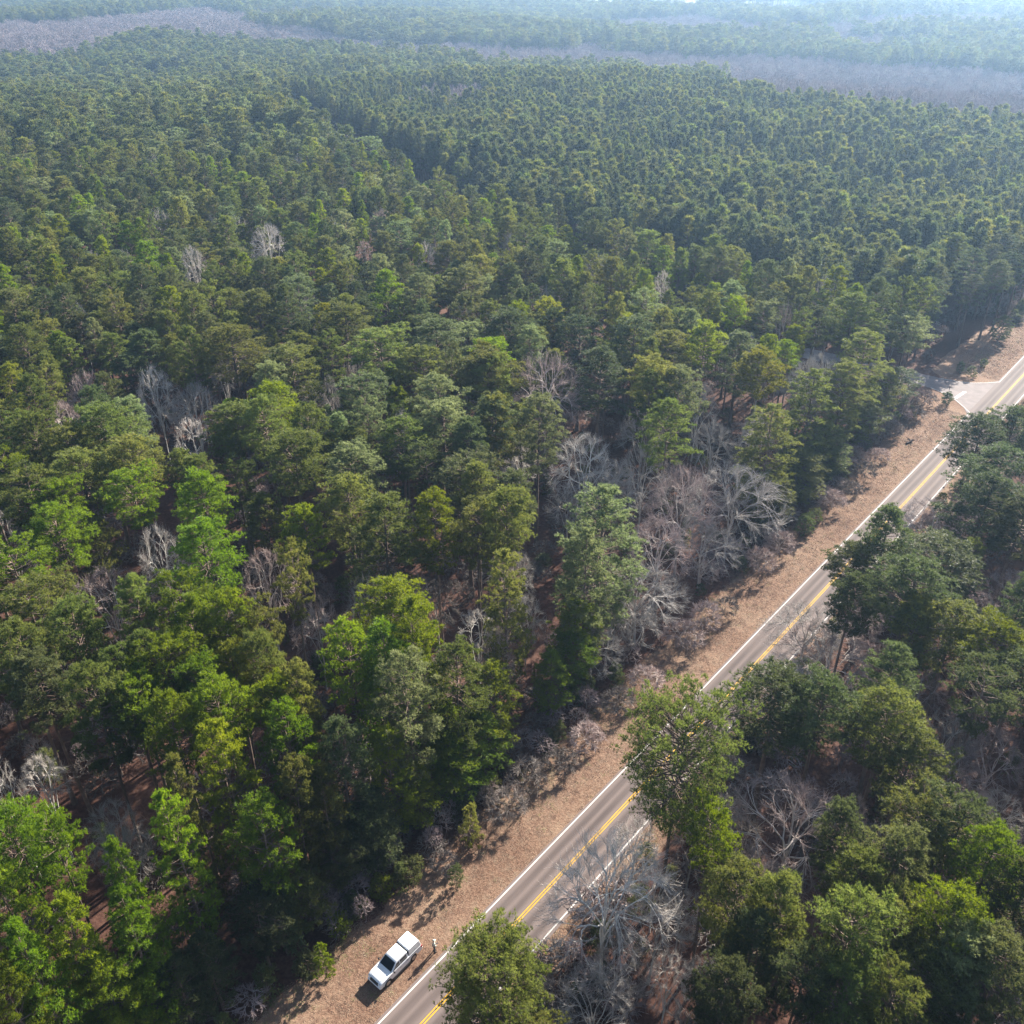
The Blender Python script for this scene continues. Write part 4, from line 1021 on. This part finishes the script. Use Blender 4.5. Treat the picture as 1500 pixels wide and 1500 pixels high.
jk = skin('jacket', [(0, 0, .93, .165, .125), (0, 0, 1.15, .155, .115), (0, 0, 1.38, .195, .125), (0, 0, 1.47, .075), (0, .195, 1.42, .078), (.02, .245, 1.18, .062), (.19, .17, 1.11, .05),
                     (0, -.195, 1.42, .078), (.02, -.245, 1.18, .062), (.19, -.17, 1.11, .05)], [(0, 1), (1, 2), (2, 3), (2, 4), (4, 5), (5, 6), (2, 7), (7, 8), (8, 9)], M_JKT, per)
tr = skin('trousers', [(0, 0, .93, .155, .118), (0, .10, .84, .105), (.02, .11, .50, .078), (0, .12, .12, .06), (0, -.10, .84, .105), (.02, -.11, .50, .078), (-.01, -.12, .12, .06)],
          [(0, 1), (1, 2), (2, 3), (0, 4), (4, 5), (5, 6)], M_TRS, per)
for sgn in (1, -1):
    bm = bmesh.new(); boxm(bm, -.09, .19, sgn * .12 - .05, sgn * .12 + .05, .0, .10); bmobj('shoe', bm, M_SHO, per, .03, 3)
    for k in range(5):                                          # palm + fingers closed round the controller
        y = .16 - .01 * k
        L = (.05, .075, .08, .075, .06)[k]
        skin('finger', [(.24, sgn * (.12 + .018 * k), 1.10, .011), (.24 + L * .5, sgn * (.11 + .017 * k), 1.115, .010), (.24 + L * .75, sgn * (.095 + .015 * k), 1.095, .009)], [(0, 1), (1, 2)], M_SKIN, bd, 1)
bm = bmesh.new(); bmesh.ops.create_uvsphere(bm, u_segments=20, v_segments=12, radius=.108, matrix=Matrix.Translation((0, 0, 1.735)) @ Matrix.Diagonal((1.06, .92, .78, 1)))
bmesh.ops.delete(bm, geom=[v for v in bm.verts if v.co.z < 1.725], context='VERTS')
prism(bm, [(.07, 1.728), (.20, 1.715), (.20, 1.723), (.07, 1.745)], .07, -.07); bmobj('cap', bm, M_CAP, per)
bm = bmesh.new(); bmesh.ops.create_uvsphere(bm, u_segments=16, v_segments=10, radius=.098, matrix=Matrix.Translation((-.02, 0, 1.69))); bmesh.ops.delete(bm, geom=[v for v in bm.verts if v.co.x > .015 or v.co.z < 1.63], context='VERTS'); bmobj('hair', bm, M_HAIR, per)
bm = bmesh.new(); boxm(bm, .22, .36, -.10, .10, 1.085, 1.115); rc = bmobj('controller', bm, M_BLK, None, .01)
tag(rc, 'small dark controller held in both hands by the person', 'controller'); rc.location = per.location; rc.rotation_euler = per.rotation_euler

# ------------------------------------------------------------------ roadside bits
M_POST = simple('galvanised_post', (.22, .21, .21), .5, metal=.6); M_SGB = simple('sign_back', (.16, .15, .15), .45, metal=.5); M_SGR = simple('sign_face_red', (.5, .02, .02), .4)
def sign(px, py, faceaz, r, hgt, octo, lab):
    x, y = G(px, py); e = empty('road_sign', (x, y, 0), faceaz); tag(e, lab, 'road sign')
    bm = bmesh.new(); cylm(bm, (0, 0, 0), .035, hgt + r, 8, 'z'); bmobj('post', bm, M_POST, e)
    bm = bmesh.new(); n = 8 if octo else 4
    pts = [(r / math.cos(math.pi / n) * math.cos(math.pi * (2 * k + 1) / n), r / math.cos(math.pi / n) * math.sin(math.pi * (2 * k + 1) / n)) for k in range(n)]
    A = [bm.verts.new((.045, a, hgt + b)) for a, b in pts]; B = [bm.verts.new((.055, a, hgt + b)) for a, b in pts]
    bm.faces.new(A[::-1]); bm.faces.new(B)
    for k in range(n): bm.faces.new((A[k], A[(k + 1) % n], B[(k + 1) % n], B[k]))
    bmobj('plate', bm, M_SGB, e, smoothf=False)
    if octo:
        bm = bmesh.new(); bm.faces.new([bm.verts.new((.060, a * .93, hgt + b * .93)) for a, b in pts]); bmobj('plate_face', bm, M_SGR, e, smoothf=False)
sign(1388, 581, math.atan2(.644, -.765), .38, 2.1, True, 'small dark-backed road sign on a post at the side road mouth')
sign(1386, 709, math.atan2(-DY, -DX), .16, .9, False, 'short dark marker post at the tree-side edge of the far road')
# uprooted stump with scattered sticks
x, y = G(1334, 647)
st = empty('dead_stump', (x, y, 0), .4); tag(st, 'small dark uprooted stump lying on the verge before the junction', 'stump')
M_STM = simple('rotten_wood', (.055, .032, .026), .95, vary=.4, vscale=4, bumpy=.6, bscale=9)
rs = np.random.RandomState(3); sg_ = []
for k in range(16):
    a = rs.rand() * 6.28; d = np.array([math.cos(a), math.sin(a), rs.uniform(.1, .7)]); L = rs.uniform(.5, 1.1)
    sg_.append([0, 0, .25, .14, *(d * L * .5 + [0, 0, .25]), .08]); sg_.append([*(d * L * .5 + [0, 0, .25]), .08, *(d * L + [0, 0, rs.uniform(-.1, .3)]), .03])
V, Q = tubes(sg_, 6); add_obj('root_mass', mesh_np('root_mass', V, Q, [M_STM]), st)
V, Q = tubes([[.2, 0, .22, .24, -1.5, -.5, .18, .19]], 9); add_obj('trunk', mesh_np('stump_trunk', V, Q, [M_STM]), st)
# brush along the woods' edge: each clump a thing
SH = [bare(101, tw=.03, kind='wide', h=2.2, R=1.9, zf=.04, dens=.5), bare(102, tw=.03, h=3.2, R=1.8, zf=.05, dens=.5)]
GSH = pine(103, h=2.6, R=1.3, nb=34, prof='dome', cb=.02, cl=.36, per=9, nee=8, nlen=.24, nw=.06)
shrubs = [(560, 1312, 'g', 1.1), (600, 1290, 'o', 1.2), (648, 1268, 'n', .9), (742, 1196, 'n', 1.2), (770, 1150, 'n', 1.5), (820, 1128, 'n', 1.2), (858, 1090, 'p', 1.2), (905, 1040, 'n', 1.2), (945, 1010, 'p', 1.2),
          (1000, 945, 'p', 1.5), (1032, 915, 'p', 1.3), (1062, 900, 'n', 1.1), (1112, 838, 'p', 1.3), (1140, 812, 'p', 1.4), (1176, 782, 'o', 1.3), (1192, 768, 'o', 1.1), (1218, 745, 'p', 1.2), (1242, 722, 'n', 1.2), (1262, 702, 'n', 1.3),
          (1285, 672, 'p', 1.2), (1306, 640, 'n', 1.2), (1330, 612, 'n', 1.3), (1386, 592, 'd', 1.0), (1405, 545, 'd', .8), (1440, 538, 'd', .7), (500, 1365, 'g', 1.0), (520, 1340, 'd', 1.1), (455, 1425, 'd', 1.1)]
words = {'g': 'bright', 'o': 'olive', 'n': 'dark twiggy', 'p': 'pale twiggy', 'd': 'dark green'}
SL = [('the white pickup truck', 577, 1405), ('the young pine on the verge', 692, 1212), ('the grey bare grove', 1050, 860), ('the uprooted stump', 1334, 646), ('the stop line', 1404, 580)]
sgp = {}
for px, py, k, sc in shrubs:
    c = min(SL, key=lambda l: math.hypot(px - l[1], py - l[2])); a = (math.degrees(math.atan2(py - c[2], px - c[1])) + 382.5) % 360
    sgp.setdefault((k, c[0], SECT[int(a // 45) % 8]), []).append((math.hypot(px - c[1], py - c[2]), px, py, sc))
rsx = random.Random(4)
for (k, ln, sec), L in sgp.items():
    L.sort()
    for i, (d, px, py, sc) in enumerate(L):
        x, y = G(px, py)
        pre = '' if len(L) == 1 else ORD[i] + ' '
        t = dict(x=x, y=y, label=f"{pre}{words[k]} wood-edge bush {sec} {ln}")
        if k in 'np': pr, ms = SH[rsx.randrange(2)], BARE['dark' if k == 'n' else 'pink']
        else: pr, ms = GSH, (None, FOL[{'g': 'bright', 'o': 'olive', 'd': 'dark'}[k]])
        copy_tree(pr, t, 'bush', ms, (sc, sc, sc * rsx.uniform(.8, 1.1)), rsx.uniform(0, 6.28), 'bushes along the edge of the woods', 'bush', ('stems', 'foliage' if k not in 'np' else 'twigs'))
